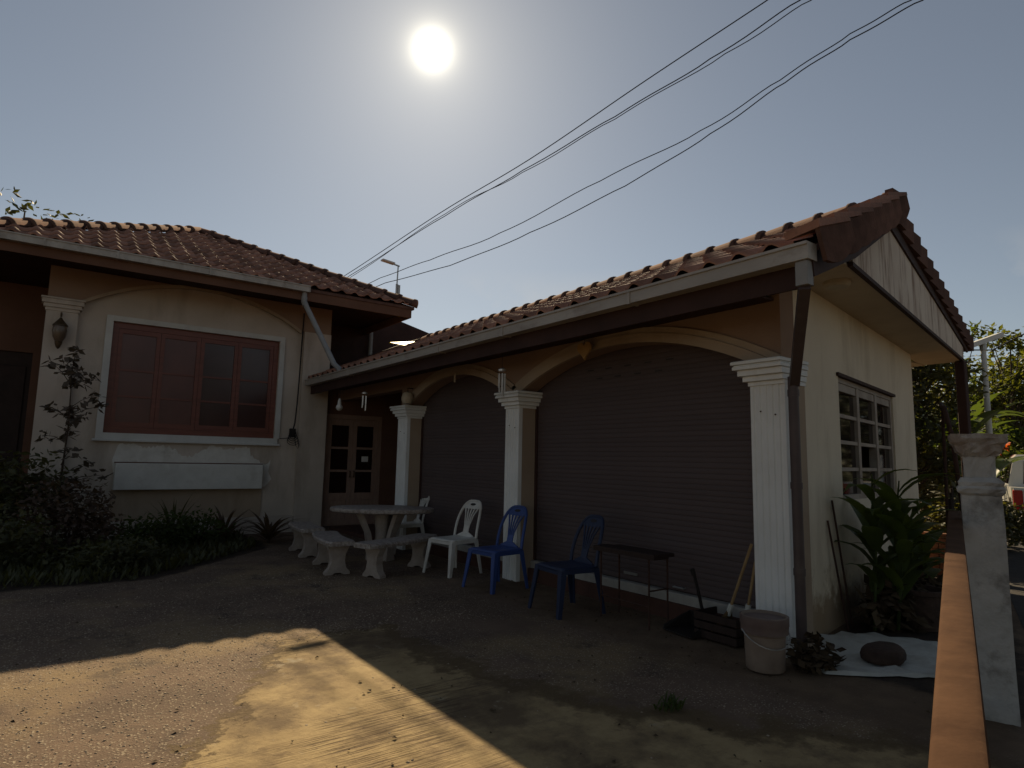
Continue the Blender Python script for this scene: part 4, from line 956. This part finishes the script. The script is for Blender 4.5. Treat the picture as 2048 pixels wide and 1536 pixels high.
# small weed in the slab
wd = MB(); rw = random.Random(6)
for k in range(60):
    a = rw.random()*6.28; blade(wd, (-1.53+rw.uniform(-.09, .09), -.41+rw.uniform(-.06, .06), .005), (math.cos(a)*.7, math.sin(a)*.7, 1), rw.uniform(.04, .11), .006, 1.0, rw, 3)
weed = part('weed_tuft', wd, 'leaf_mid'); tag(weed, 'small green weed tuft growing through the concrete', 'weed')

# ---------------- garden in front of the house
def plant(name, label, loc, crown, trunk, cat='shrub', m_='leaf_dark', group=None):
    t = thing(name, label, cat, loc, 0, group)
    if trunk: part('trunk', trunk, 'bark', t, True)
    part('crown', crown, m_, t); return t
rs = random.Random(31)
# tall thin shrub before the pilaster
cr_ = MB(); tr_ = MB(); base = Vector((-4.42, 8.35, .006))
main = [base, base+Vector((.02, 0, .9)), base+Vector((.05, .02, 1.8)), base+Vector((.02, .0, 2.65))]
tr_.tube(main, [.022, .018, .012, .005], 6)
for k in range(26):
    s_ = rs.uniform(.25, 1); p = main[0].lerp(main[3], s_); a = rs.random()*6.28; L = rs.uniform(.12, .60)*(1.15-s_*.55)
    e = p+Vector((math.cos(a)*L, math.sin(a)*L*.6, rs.uniform(.02, .30)))
    tr_.tube([p, p.lerp(e, .5)+Vector((0, 0, .03)), e], [.007, .005, .003], 5)
    leaf_quads(cr_, e, (.09, .09, .07), 13, .12, rs); leaf_quads(cr_, p.lerp(e, .6), (.06, .06, .06), 5, .11, rs)
leaf_quads(cr_, main[3], (.10, .10, .10), 12, .12, rs)
plant('tall_shrub', 'thin tall shrub with sparse dull leaves before the house pilaster', base, cr_, tr_, m_='leaf_dusty')
def bush(label, c, rad, n, size, m_, seed, nb=5):
    rb = random.Random(seed); cr_ = MB(); tr_ = MB()
    for k in range(nb):
        a = rb.random()*6.28; f = rb.uniform(.15, .7); q = Vector((c[0]+math.cos(a)*rad[0]*f, c[1]+math.sin(a)*rad[1]*f, rad[2]*rb.uniform(.7, 1.5)))
        tr_.tube([(c[0]+math.cos(a)*.06, c[1]+math.sin(a)*.06, .006), (c[0]+math.cos(a)*rad[0]*f*.4, c[1]+math.sin(a)*rad[1]*f*.4, q.z*.5), q], [.016, .011, .005], 5)
        leaf_quads(cr_, q, (rad[0]*.6, rad[1]*.6, rad[2]*.55), n//nb, size, rb)
    leaf_quads(cr_, (c[0], c[1], rad[2]*.75), (rad[0], rad[1], rad[2]*.75), n//2, size, rb, shell=.8)
    cr_.v = [(x, min(y, 9.10), max(z, .012)) for x, y, z in cr_.v]
    plant('garden_bush', label, (c[0], c[1], .006), cr_, tr_, 'bush', m_, 'bushes in the bed before the house')
bush('dark bush at the left end of the planting bed below the lantern', (-5.0, 7.9), (.75, .6, .78), 1500, .10, 'leaf_dark', 1, 8)
bush('low reddish bush at the foot of the tall thin shrub', (-4.35, 7.3), (.60, .5, .58), 1100, .09, 'leaf_red', 2, 7)
bush('low dark bush spilling forward at the left edge of the yard', (-5.2, 6.6), (.85, .6, .42), 1300, .08, 'leaf_dark', 3, 8)
bush('low green bush under the planter shelf', (-3.3, 7.5), (.60, .5, .30), 900, .07, 'leaf_mid', 4, 7)
bush('low green bush in the middle of the bed', (-2.6, 7.9), (.55, .5, .30), 800, .07, 'leaf_mid', 5, 7)
bush('flat dark bush at the front of the bed', (-3.9, 6.2), (.70, .55, .24), 900, .07, 'leaf_dark', 6, 7)
# ground cover
gc = MB(); rc = random.Random(41); bedp = [(-6.4, 6.1), (-5.0, 5.45), (-3.7, 5.35), (-2.7, 6.35), (-1.85, 7.4), (-1.75, 9.1), (-4.7, 9.1), (-6.4, 9.3)]
k = 0
while k < 5200:
    x, y = rc.uniform(-6.4, -1.7), rc.uniform(5.3, 9.1)
    if not in_poly(x, y, bedp): continue
    a = rc.random()*6.28; h = rc.uniform(.05, .17); s_ = rc.uniform(.012, .022)
    p = Vector((x, y, .007)); e = p+Vector((math.cos(a)*h*.7, math.sin(a)*h*.7, h)); w = Vector((-math.sin(a), math.cos(a), 0))*s_
    gc.add([p-w*.4, p+w*.4, p.lerp(e, .6)+w, e, p.lerp(e, .6)-w], [(0, 1, 2, 4), (4, 2, 3)]); k += 1
o = part('ground_cover', gc, 'leaf_dark'); tag(o, 'low dark ground cover filling the planting bed', 'ground cover'); o['kind'] = 'stuff'
# spiky purple plants and tall spikes near the right end of the bed
def spiky(label, c, n, L, w, m_, seed, upb=.9):
    rb = random.Random(seed); mb = MB()
    for k in range(n):
        a = k*2.399+rb.uniform(-.2, .2); t = k/n
        blade(mb, (c[0]+math.cos(a)*.03, c[1]+math.sin(a)*.03, .03+.12*t), (math.cos(a), math.sin(a)*.9, upb*(.5+t)), L*rb.uniform(.75, 1.1), w, rb.uniform(.6, 1.4), rb, 6)
    mb.v = [(x, min(y, 9.1), max(z, .012)) for x, y, z in mb.v]
    t = thing('spiky_plant', label, 'plant', (c[0], c[1], .006), 0, 'spiky plants in the bed')
    part('leaves', mb, m_, t, True); part('stem', MB().tube([(c[0], c[1], .006), (c[0], c[1], .16)], [.03, .02], 7), 'bark', t)
spiky('dark spiky plant at the right end of the planting bed', (-1.55, 7.85), 34, .62, .030, 'leaf_red', 1)
spiky('second dark spiky plant left of the rightmost one', (-2.15, 8.25), 28, .60, .026, 'leaf_red', 2, 1.3)
spiky('spiky plant with upright blades under the planter shelf', (-2.85, 8.6), 16, .75, .018, 'leaf_dark', 3, 2.6)

# ---------------- hanging things under the garage eave
def cord(o, a, b, r_=.003): part('cord', MB().tube([a, b], r_, 5), 'cable', o)
def chime(label, x, y, z_top, z0, tubes, L, r_, m_):
    t = thing('wind_chime', label, 'wind chime', (x, y, z0), 0, 'wind chimes hanging under the eave')
    cord(t, (x, y, z_top), (x, y, z0+L+.06))
    part('disc', MB().lathe([(.02, .065), (.045, .05), (.045, .03)], (x, y, z0+L), 12), m_, t)
    for k in range(tubes):
        a = 6.283*k/tubes+.5; l_ = L*(1-.18*(k % 3))
        part('tube', MB().tube([(x+.035*math.cos(a), y+.035*math.sin(a), z0+L), (x+.035*math.cos(a), y+.035*math.sin(a), z0+L-l_)], r_, 6), m_, t)
    part('clapper', MB().lathe([(.018, 0), (.018, .012)], (x, y, z0+L*.4), 8), 'dark_wood', t); cord(t, (x, y, z0+L*.4), (x, y, z0+L+.03), .0015)
chime('white tube wind chime beside the middle pillar capital', -.40, 2.95, 2.745, 2.16, 5, .26, .012, 'chime_metal')
chime('small wind chime hanging before the porch door', -.50, 6.68, 2.745, 2.18, 4, .24, .010, 'chime_metal')
hb = thing('hanging_bulb', 'pale bulb lamp hanging on a cord left of the door chime', 'lamp', (-.50, 7.77, 2.25))
cord(hb, (-.50, 7.77, 2.745), (-.50, 7.77, 2.43), .004)
part('socket', MB().lathe([(.015, .2), (.03, .15), (.035, .10)], (-.50, 7.77, 2.25), 10), 'lamp_white', hb, True)
part('bulb', MB().lathe([(.03, .1), (.055, .06), (.06, .03), (.04, -.005), (.01, -.02)], (-.50, 7.77, 2.25), 12), 'lamp_white', hb, True)
gl = thing('globe_lamp', 'cream globe lamp above the porch pillar', 'lamp', (-.09, 5.95, 2.27))
part('bracket', MB().tube([(.0, 5.95, 2.52), (-.09, 5.95, 2.52), (-.09, 5.95, 2.46)], .012, 6), 'lantern_brass', gl)
part('globe', MB().lathe([(.03, .19), (.07, .17), (.095, .11), (.095, .06), (.07, .01), (.03, 0)], (-.09, 5.95, 2.27), 14), 'cream_shade', gl, True)
ho = thing('heart_ornament', 'small carved heart hanging above the large arch', 'ornament', (-.10, 2.04, 2.5))
cord(ho, (-.10, 1.87, 2.745), (-.10, 1.87, 2.66))
hp = [(.105*16*math.sin(a)**3/16, .105*(13*math.cos(a)-5*math.cos(2*a)-2*math.cos(3*a)-math.cos(4*a))/16) for a in [6.283*k/26 for k in range(26)]]
part('heart', MB().prism([(-.112, 1.87+a, 2.60+b) for a, b in hp], (.022, 0, 0)), 'heart', ho)
hk = tag(part('hook_ornament', MB().tube([(.005, 4.60, 2.62), (-.03, 4.60, 2.62), (-.045, 4.60, 2.58), (-.045, 4.60, 2.50)], .014, 7), 'cream_shade', None, True), 'small pale hook on the crown of the left arch', 'hook')
# roof lamp mast beyond the hip of the house
ms_ = thing('roof_lamp', 'small flat lamp on a thin mast above the house roof', 'lamp', (1.10, 9.0, 4.5))
part('mast', MB().tube([(1.09, 9.0, 4.45), (1.09, 9.0, 5.10)], .028, 8), 'steel', ms_)
part('mast_tip', MB().tube([(1.09, 9.0, 5.10), (1.10, 9.0, 5.50)], .014, 6), 'steel', ms_)
part('arm', MB().bar((1.13, 9.0, 5.50), (.88, 9.0, 5.54), .03, .025), 'steel', ms_)
part('lamp_head', MB().bar((1.0, 9.0, 5.53), (.72, 9.0, 5.56), .12, .03), 'lamp_white', ms_)
part('control_box', MB().box(1.10, 1.15, 8.96, 9.04, 4.85, 5.08), 'steel', ms_)
# ---------------- overhead cables
def cray(x, y): return CR*((x-1024)/1250)+CU*(-(y-768)/1250)+CF
def wire(label, pts, d0, d1, r_=.011, sway=0):
    r_ *= .7
    n = len(pts); P = []
    for i, (x, y) in enumerate(pts):
        s_ = i/(n-1); d = 1/((1-s_)/d0+s_/d1); P.append(CAM+cray(x, y)*d)
    # Catmull-Rom through the points
    Q = []
    for i in range(n-1):
        p0, p1, p2, p3 = P[max(i-1, 0)], P[i], P[i+1], P[min(i+2, n-1)]
        for k in range(8):
            t = k/8; q = .5*((2*p1)+(p2-p0)*t+(2*p0-5*p1+4*p2-p3)*t*t+(3*p1-p0-3*p2+p3)*t**3)
            if sway: q = q+Vector((0, 0, math.sin(i*3.1+t*6)*sway))
            Q.append(q)
    Q.append(P[-1])
    tag(part('overhead_cable', MB().tube(Q, r_, 6), 'cable', None, True), label, 'cable', 'overhead cables')
wire('topmost overhead cable crossing the sky to the right', [(560, 630), (690, 551), (880, 426), (1060, 318), (1290, 162), (1535, 0), (1640, -72)], 19, 7)
wire('second overhead cable just under the topmost one', [(570, 636), (700, 551), (890, 432), (1045, 341), (1230, 233), (1420, 118), (1600, 0), (1700, -66)], 19, 7, .011, .012)
wire('third overhead cable twisting round the second', [(572, 640), (702, 554), (890, 428), (1045, 345), (1230, 238), (1450, 108), (1622, 0), (1720, -62)], 19, 7, .009, .016)
wire('upper cable of the lower sagging pair', [(690, 590), (760, 556), (860, 520), (1000, 466), (1200, 362), (1400, 262), (1560, 160), (1700, 68), (1822, 0), (1930, -62)], 16, 7, .010, .012)
wire('lowest overhead cable of the lower sagging pair', [(700, 596), (770, 566), (900, 531), (1060, 465), (1250, 372), (1420, 268), (1570, 165), (1700, 80), (1845, 0), (1950, -58)], 16, 7, .011, .012)

# ================================================================== RIGHT BOUNDARY
# gate rail, slightly tapering steel channel painted orange brown
rl_ = thing('gate_rail', 'orange brown painted top rail of the gate at the right', 'rail', (-1.4, -1.85, 0))
ra, rb = Vector((-4.05, -2.752, 1.12)), Vector((.86, -1.10, 1.12)); rd = (rb-ra).normalized(); rn = Vector((-rd.y, rd.x, 0))
def rring(p, w):
    h = .055; b = .007
    return [p+rn*a+Vector((0, 0, c)) for a, c in ((-w/2, -h), (w/2, -h), (w/2, -b), (w/2-b*.3, -b*.3), (w/2-b, 0), (-w/2+b, 0), (-w/2+b*.3, -b*.3), (-w/2, -b))]
part('top_rail', MB().loft([rring(ra, .052), rring(ra.lerp(rb, .3), .060), rring(ra.lerp(rb, .6), .068), rring(rb, .078)]), 'rail_paint', rl_, True)
for k in range(5):
    p = ra.lerp(rb, .04+.92*k/4)
    part('gate_stile', MB().box(p.x-.018, p.x+.018, p.y-.018, p.y+.018, .0, 1.064), 'rail_paint', rl_)
part('bottom_rail', MB().bar((ra.x, ra.y, .10), (rb.x, rb.y, .10), .04, .04), 'rail_paint', rl_)
# gate post of crumbling plaster
gp = thing('gate_post', 'weathered grey plaster gate post with a crumbling cap', 'gate post', (0, -1.60, 0))
ga = R(-71)                                   # the post faces the drive
ex, ey = Vector((math.cos(ga), math.sin(ga), 0)), Vector((-math.sin(ga), math.cos(ga), 0)); pc = Vector((.0, -1.535, 0))
def pring(w, z, j=0, seed=0):
    rr_ = random.Random(seed); n = 6; outp = []
    for a, b in (((-1, -1), (1, -1)), ((1, -1), (1, 1)), ((1, 1), (-1, 1)), ((-1, 1), (-1, -1))):
        for k in range(n):
            t = k/n; outp.append(pc+ex*((a[0]+(b[0]-a[0])*t)*w/2+rr_.uniform(-j, j))+ey*((a[1]+(b[1]-a[1])*t)*w/2+rr_.uniform(-j, j))+Vector((0, 0, z+rr_.uniform(-j, j)*.6)))
    return outp
part('shaft', MB().loft([pring(.202, 0, .004, 1), pring(.20, .3, .004, 2), pring(.199, .7, .003, 3), pring(.197, 1.1, .004, 4), pring(.195, 1.268, .004, 5)]), 'post_plaster', gp)
part('collar', MB().loft([pring(.195, 1.269, .004, 6), pring(.225, 1.285, .006, 7), pring(.235, 1.31, .006, 8), pring(.212, 1.325, .005, 9), pring(.222, 1.345, .006, 10), pring(.18, 1.372, .005, 11)]), 'post_plaster', gp)
part('neck', MB().loft([pring(.150, 1.37, .006, 12), pring(.147, 1.44, .008, 13), pring(.150, 1.50, .010, 14)]), 'post_plaster', gp)
part('cap', MB().loft([pring(.165, 1.498, .010, 15), pring(.205, 1.53, .014, 16), pring(.235, 1.56, .012, 17), pring(.262, 1.585, .012, 18), pring(.278, 1.61, .010, 19), pring(.283, 1.632, .008, 20)]), 'post_brick', gp)
# bent rusty pipe frame and fence line behind the rail
tag(part('pipe_frame', MB().tube([(3.75, -.04, .007), (3.75, -.06, 1.9), (3.6, -.12, 2.10), (2.4, -.52, 2.05), (1.9, -.72, 1.97), (1.79, -.80, 1.72), (1.86, -.80, 1.4), (1.95, -.80, 1.0), (2.02, -.80, .007)], .019, 8), 'rust', None, True), 'bent rusty pipe frame standing behind the gate rail', 'frame')
fe = thing('wire_fence', 'dark iron fence along the side passage behind the gate post', 'fence', (4.0, .05, 0))
f0, f1 = Vector((2.2, -.62, 0)), Vector((7.6, 1.2, 0))
for k in range(19):
    p = f0.lerp(f1, k/18); part('post' if k % 6 == 0 else 'bar', MB().tube([(p.x, p.y, 0.0), (p.x, p.y, 1.02 if k % 6 else 1.15)], .022 if k % 6 == 0 else .009, 6), 'fence_dark', fe)
for z in (.15, .95): part('rail', MB().tube([(f0.x, f0.y, z), (f1.x, f1.y, z)], .014, 6), 'fence_dark', fe)
# low brick wall closing the passage
bw = thing('low_brick_wall', 'low red brick wall closing the passage behind the ginger', 'wall', (5.3, .45, 0))
brick = MB().bevbox(-.105, .105, -.05, .05, 0, .062, .004); bme_ = mesh_of(brick, 'brick', 'brick_red'); fixn(bme_)
part('mortar', MB().box(5.255, 5.335, .10, 1.02, 0, .555), 'stump', bw)
for r_ in range(8):
    for k in range(5):
        yv = .16+k*.22+(.11 if r_ % 2 else 0)
        if yv+.1 > 1.1: continue
        inst('brick', bme_, bw, Matrix.Translation((5.295-5.3, yv-.45, .004+r_*.07)) @ Matrix.Rotation(math.pi/2, 4, 'Z'))

# ---------------- solar street lamp
sl_ = thing('street_lamp', 'slim white street lamp with a flat tilted head beyond the garage', 'street lamp', (9.85, 1.30, 0))
part('pole', MB().tube([(9.95, 1.31, 0), (9.82, 1.28, 2.0), (9.70, 1.245, 3.85)], [.065, .055, .045], 10), 'lamp_white', sl_, True)
hv = (CR*1.0+Vector((0, 0, .36))).normalized()
part('lamp_head', MB().bar(Vector((9.70, 1.245, 3.88))-hv*.32, Vector((9.70, 1.245, 3.88))+hv*.34, .26, .09), 'lamp_white', sl_)
part('bracket', MB().tube([(9.70, 1.245, 3.7), (9.70, 1.245, 3.86)], .06, 10), 'steel', sl_)
tag(part('overhead_cable', MB().tube([CAM+cray(1890, 700)*14, CAM+cray(1985, 700)*15, CAM+cray(2048, 668)*15, CAM+cray(2120, 630)*15], .016, 6), 'cable', None, True), 'dark cable by the street lamp at the right edge', 'cable', 'overhead cables')

# ---------------- pickup truck parked on the road (rear left corner in view)
tk = thing('pickup_truck', 'white pickup truck parked on the road at the right edge', 'truck', (12.9, 1.05, .004), R(19.2), )
def tl(name, mb, m_, smooth=False, par=None): return part(name, mb, m_, par or tk, smooth, local=True)
def side_prof(pts, y0, y1, inset=0): return MB().loft([[(x, y0+(inset if i else 0)*0, z) for i, (x, z) in enumerate(pts)], [(x, y1, z) for x, z in pts]])
HW = .88                                     # half width; +X is forward, +Y is the left side
tl('bed', side_prof([(-2.1, .52), (-2.1, 1.02), (-2.05, 1.08), (-.55, 1.08), (-.55, .52), (-.72, .50), (-.80, .78), (-1.02, .88), (-1.28, .88), (-1.50, .78), (-1.58, .50)], -HW, HW), 'truck_white')
tl('body', side_prof([(-.545, .50), (-.545, 1.08), (1.25, 1.08), (2.25, 1.0), (2.45, .85), (2.48, .5), (2.02, .48), (1.94, .78), (1.72, .88), (1.46, .88), (1.24, .78), (1.16, .48)], -HW, HW), 'truck_white')
tl('cab', MB().loft([[(-.54, -HW+.02, 1.081), (1.24, -HW+.02, 1.081), (1.24, HW-.02, 1.081), (-.54, HW-.02, 1.081)], [(-.36, -HW+.16, 1.70), (.55, -HW+.16, 1.72), (.55, HW-.16, 1.72), (-.36, HW-.16, 1.70)], [(-.28, -HW+.22, 1.76), (.42, -HW+.22, 1.78), (.42, HW-.22, 1.78), (-.28, HW-.22, 1.76)]]), 'truck_white')
for sy in (-1, 1):
    for x0, x1, x2, x3 in ((-.42, .30, .26, -.28), (.36, 1.06, .50, .32)):
        tl('window', MB().hexa([(x0, sy*(HW-.045), 1.14), (x1, sy*(HW-.045), 1.14), (x1, sy*(HW+.005-.03), 1.14), (x0, sy*(HW+.005-.03), 1.14)], [(x3, sy*(HW-.155), 1.64), (x2, sy*(HW-.155), 1.64), (x2, sy*(HW-.128), 1.64), (x3, sy*(HW-.128), 1.64)]), 'window_glass')
    tl('mirror', MB().bevbox(.98, 1.08, sy*(HW+.10)-.09, sy*(HW+.10)+.09, 1.10, 1.28, .02), 'black_plastic')
    tl('tail_light', MB().bevbox(-2.115, -1.98, sy*(HW-.06)-.075, sy*(HW-.06)+.075, .66, 1.04, .012), 'tail_red')
    for x in (-1.15, 1.59):
        w = tl('wheel', MB().loft([[(x+r_*math.cos(a), sy*yy, .355+r_*math.sin(a)) for a in [6.283*k/24 for k in range(24)]] for r_, yy in ((.31, HW-.22), (.355, HW-.19), (.355, HW-.02), (.32, HW+.005))]), 'tyre', True)
        tl('rim', MB().loft([[(x+r_*math.cos(a), sy*yy, .355+r_*math.sin(a)) for a in [6.283*k/20 for k in range(20)]] for r_, yy in ((.21, HW-.01), (.20, HW+.012), (.10, HW+.0))]), 'steel', True, w)
tl('rear_window', MB().hexa([(-.535, -.6, 1.14), (-.535, .6, 1.14), (-.515, .6, 1.14), (-.515, -.6, 1.14)], [(-.405, -.55, 1.62), (-.405, .55, 1.62), (-.38, .55, 1.62), (-.38, -.55, 1.62)]), 'window_glass')
tl('bumper', MB().bevbox(-2.24, -2.11, -HW+.03, HW-.03, .40, .56, .02), 'black_plastic')
tl('chassis', MB().box(-2.0, 2.3, -.5, .5, .3, .5), 'black_plastic')
tl('tailgate', MB().bevbox(-2.118, -2.102, -HW+.16, HW-.16, .58, 1.04, .01), 'truck_white')

# ================================================================== TREES
def tree(name, label, base, h, crad, clumps, leaves, size, m_, seed, cz=.68, group='trees beyond the houses', thin=1.0):
    rt = random.Random(seed); base = Vector(base); t = thing(name, label, 'tree', base, 0, group); tr_ = MB(); cr_ = MB()
    top = base+Vector((rt.uniform(-.2, .2), rt.uniform(-.2, .2), h*.85))
    tr_.tube([base, base.lerp(top, .4)+Vector((rt.uniform(-.1, .1), rt.uniform(-.1, .1), 0)), top], [.030*h*thin, .02*h*thin, .006*h*thin], 9)
    for k in range(clumps):
        a = k*2.4+rt.uniform(-.4, .4); f = math.sqrt(rt.random()); zz = rt.uniform(-1, 1)
        s_ = math.sqrt(max(.05, 1-zz*zz*.8))
        c = base+Vector((math.cos(a)*crad[0]*f*s_, math.sin(a)*crad[1]*f*s_, h*cz+zz*crad[2]))
        st_ = base.lerp(top, min(.95, max(.25, (c.z-base.z)/h*.7)))
        tr_.tube([st_, st_.lerp(c, .55)+Vector((0, 0, .1)), c], [.010*h*thin, .006*h*thin, .002*h*thin], 5)
        q = rt.uniform(.24, .42)
        leaf_quads(cr_, c, (crad[0]*q, crad[1]*q, crad[2]*q*.75), leaves, size, rt, shell=.3)
    part('trunk', tr_, 'bark', t, True); part('crown', cr_, m_, t)
tree('leafy_tree', 'sparse tree showing above the house roof at the left', (-5.6, 17.2, 0), 8.0, (2.4, 2.0, 1.7), 24, 46, .20, 'leaf_olive', 51, .74)
tree('dark_tree', 'dark leafy tree close behind the garage corner', (9.0, 2.6, 0), 4.3, (1.5, 1.3, 1.7), 46, 140, .17, 'leaf_dark', 52, .60)
tree('dark_tree', 'second dark tree standing behind the garage back wall', (7.6, 1.9, 0), 3.3, (.9, .8, 1.3), 22, 90, .15, 'leaf_dark', 58, .55)
tree('pale_tree', 'yellowish tree filling the gap above the white pickup', (22.0, 4.8, 0), 5.2, (2.8, 2.4, 2.0), 60, 150, .22, 'leaf_yellow', 53, .62)
tree('bamboo_tree', 'tall thin tree with wispy crown at the right edge', (19.5, 3.6, 0), 5.6, (1.3, 1.2, 1.7), 24, 60, .20, 'leaf_yellow', 54, .72, thin=.5)
tree('wispy_tree', 'thin wispy tree beside the street lamp', (18.5, 4.4, 0), 6.1, (.9, .9, 1.6), 14, 40, .18, 'leaf_mid', 55, .78, thin=.4)
tree('pale_tree', 'low yellow green tree farther along the road', (26, 7.0, 0), 5.0, (3.0, 2.6, 2.0), 34, 100, .26, 'leaf_yellow', 56, .58)
tree('roadside_bush_tree', 'small green roadside tree in front of the pickup', (17.2, 3.9, 0), 3.0, (1.5, 1.4, 1.2), 40, 130, .16, 'leaf_mid', 57, .55)
# banana plants
def banana(label, base, h, n, seed):
    rb = random.Random(seed); base = Vector(base); t = thing('banana_plant', label, 'banana plant', base, 0, 'banana plants behind the garage')
    part('stem', MB().tube([base, base+Vector((.03, 0, h*.5)), base+Vector((.05, .02, h*.66))], [.13, .10, .06], 9), 'leaf_ginger', t, True)
    for k in range(n):
        a = k*2.4+rb.uniform(-.3, .3); mb = MB()
        d0 = Vector((math.cos(a)*.55, math.sin(a)*.55, 1.0)); b0 = base+Vector((.05, .02, h*.62))
        st_ = b0+d0.normalized()*h*.14; mb.tube([b0, st_], [.03, .018], 5)
        blade(mb, st_, d0, h*rb.uniform(.50, .66), h*.06, rb.uniform(1.2, 2.6), rb, 12, .3, tears=.05)
        part('leaf', mb, 'leaf_banana', t, True)
banana('banana plant nearest the garage corner post', (9.6, 1.75, 0), 2.5, 8, 1)
banana('banana plant left of the street lamp', (11.6, 2.45, 0), 2.8, 8, 2)
banana('banana plant behind the street lamp', (13.4, 2.9, 0), 2.4, 8, 3)
banana('low banana plant beside the gate post', (10.2, 1.45, 0), 1.7, 7, 4)
fl = MB(); rf = random.Random(2); leaf_quads(fl, (15.2, 2.75, 2.05), (.28, .28, .2), 90, .14, rf)
bf = thing('flowering_bush', 'bush with orange flowers above the pickup roof', 'bush', (15.2, 2.75, 0))
part('flowers', fl, 'orange_flower', bf); part('trunk', MB().tube([(15.2, 2.75, 0), (15.2, 2.75, 1.9)], [.05, .02], 6), 'bark', bf)
fl2 = MB(); leaf_quads(fl2, (15.2, 2.75, 1.4), (.7, .7, .8), 500, .16, rf); part('crown', fl2, 'leaf_mid', bf)

# unseen trees added round the viewer to block sky light and darken window reflections
for lab, b, h, c_, sd in (('added sky-blocking tree far left of the yard, out of view', (-20, 4.0, 0), 8, (3.4, 3.4, 3.4), 71), ('added sky-blocking tree across the road behind the gate, out of view', (-8.5, -14.0, 0), 7, (3.4, 3.2, 3.0), 74),
        ('added sky-blocking tree across the road opposite the garage, out of view', (.5, -13.5, 0), 7, (3.4, 3.2, 3.0), 75), ('unseen tree added across the road beyond the pickup to darken window reflections', (23.5, -3.6, 0), 8, (3.2, 3.0, 3.4), 78), ('unseen tree added at the bend of the road to darken window reflections', (31.0, -1.6, 0), 9, (3.6, 3.0, 3.8), 79)):
    tree('added_shade_tree', lab, b, h, c_, 60, 42, .62, 'leaf_shade', sd, .55, 'unseen trees added round the yard')

for lab, c, rad, sd in (('dark low bush at the rear corner of the garage', (6.5, .75), (.55, .45, .62), 81), ('dark low bush by the iron fence behind the garage', (7.9, 1.15), (.65, .5, .7), 82), ('dark low bush between the banana plants and the fence', (9.4, 1.2), (.7, .6, .6), 83)):
    bush(lab, c, rad, 900, .12, 'leaf_dark', sd, 7)

# fallen leaves blown over the yard
lt = MB(); rlt = random.Random(77)
for k in range(420):
    x, y = (rlt.uniform(-6.5, .1), rlt.uniform(-1.8, 5.4)) if k < 300 else (rlt.uniform(-.7, .1), rlt.uniform(-.6, 3.2))
    a = rlt.random()*6.28; s_ = rlt.uniform(.012, .034); d_ = Vector((math.cos(a), math.sin(a), 0)); w_ = Vector((-d_.y, d_.x, 0))*s_*rlt.uniform(.25, .5); p = Vector((x, y, .004))
    lt.add([p, p+d_*s_*.5+w_+Vector((0, 0, rlt.uniform(.002, .012))), p+d_*s_+Vector((0, 0, rlt.uniform(0, .008))), p+d_*s_*.5-w_+Vector((0, 0, rlt.uniform(.002, .012)))], [(0, 1, 2, 3)])
o = part('leaf_litter', lt, 'leaf_dry'); tag(o, 'small dry leaves scattered over the yard', 'leaf litter'); o['kind'] = 'stuff'
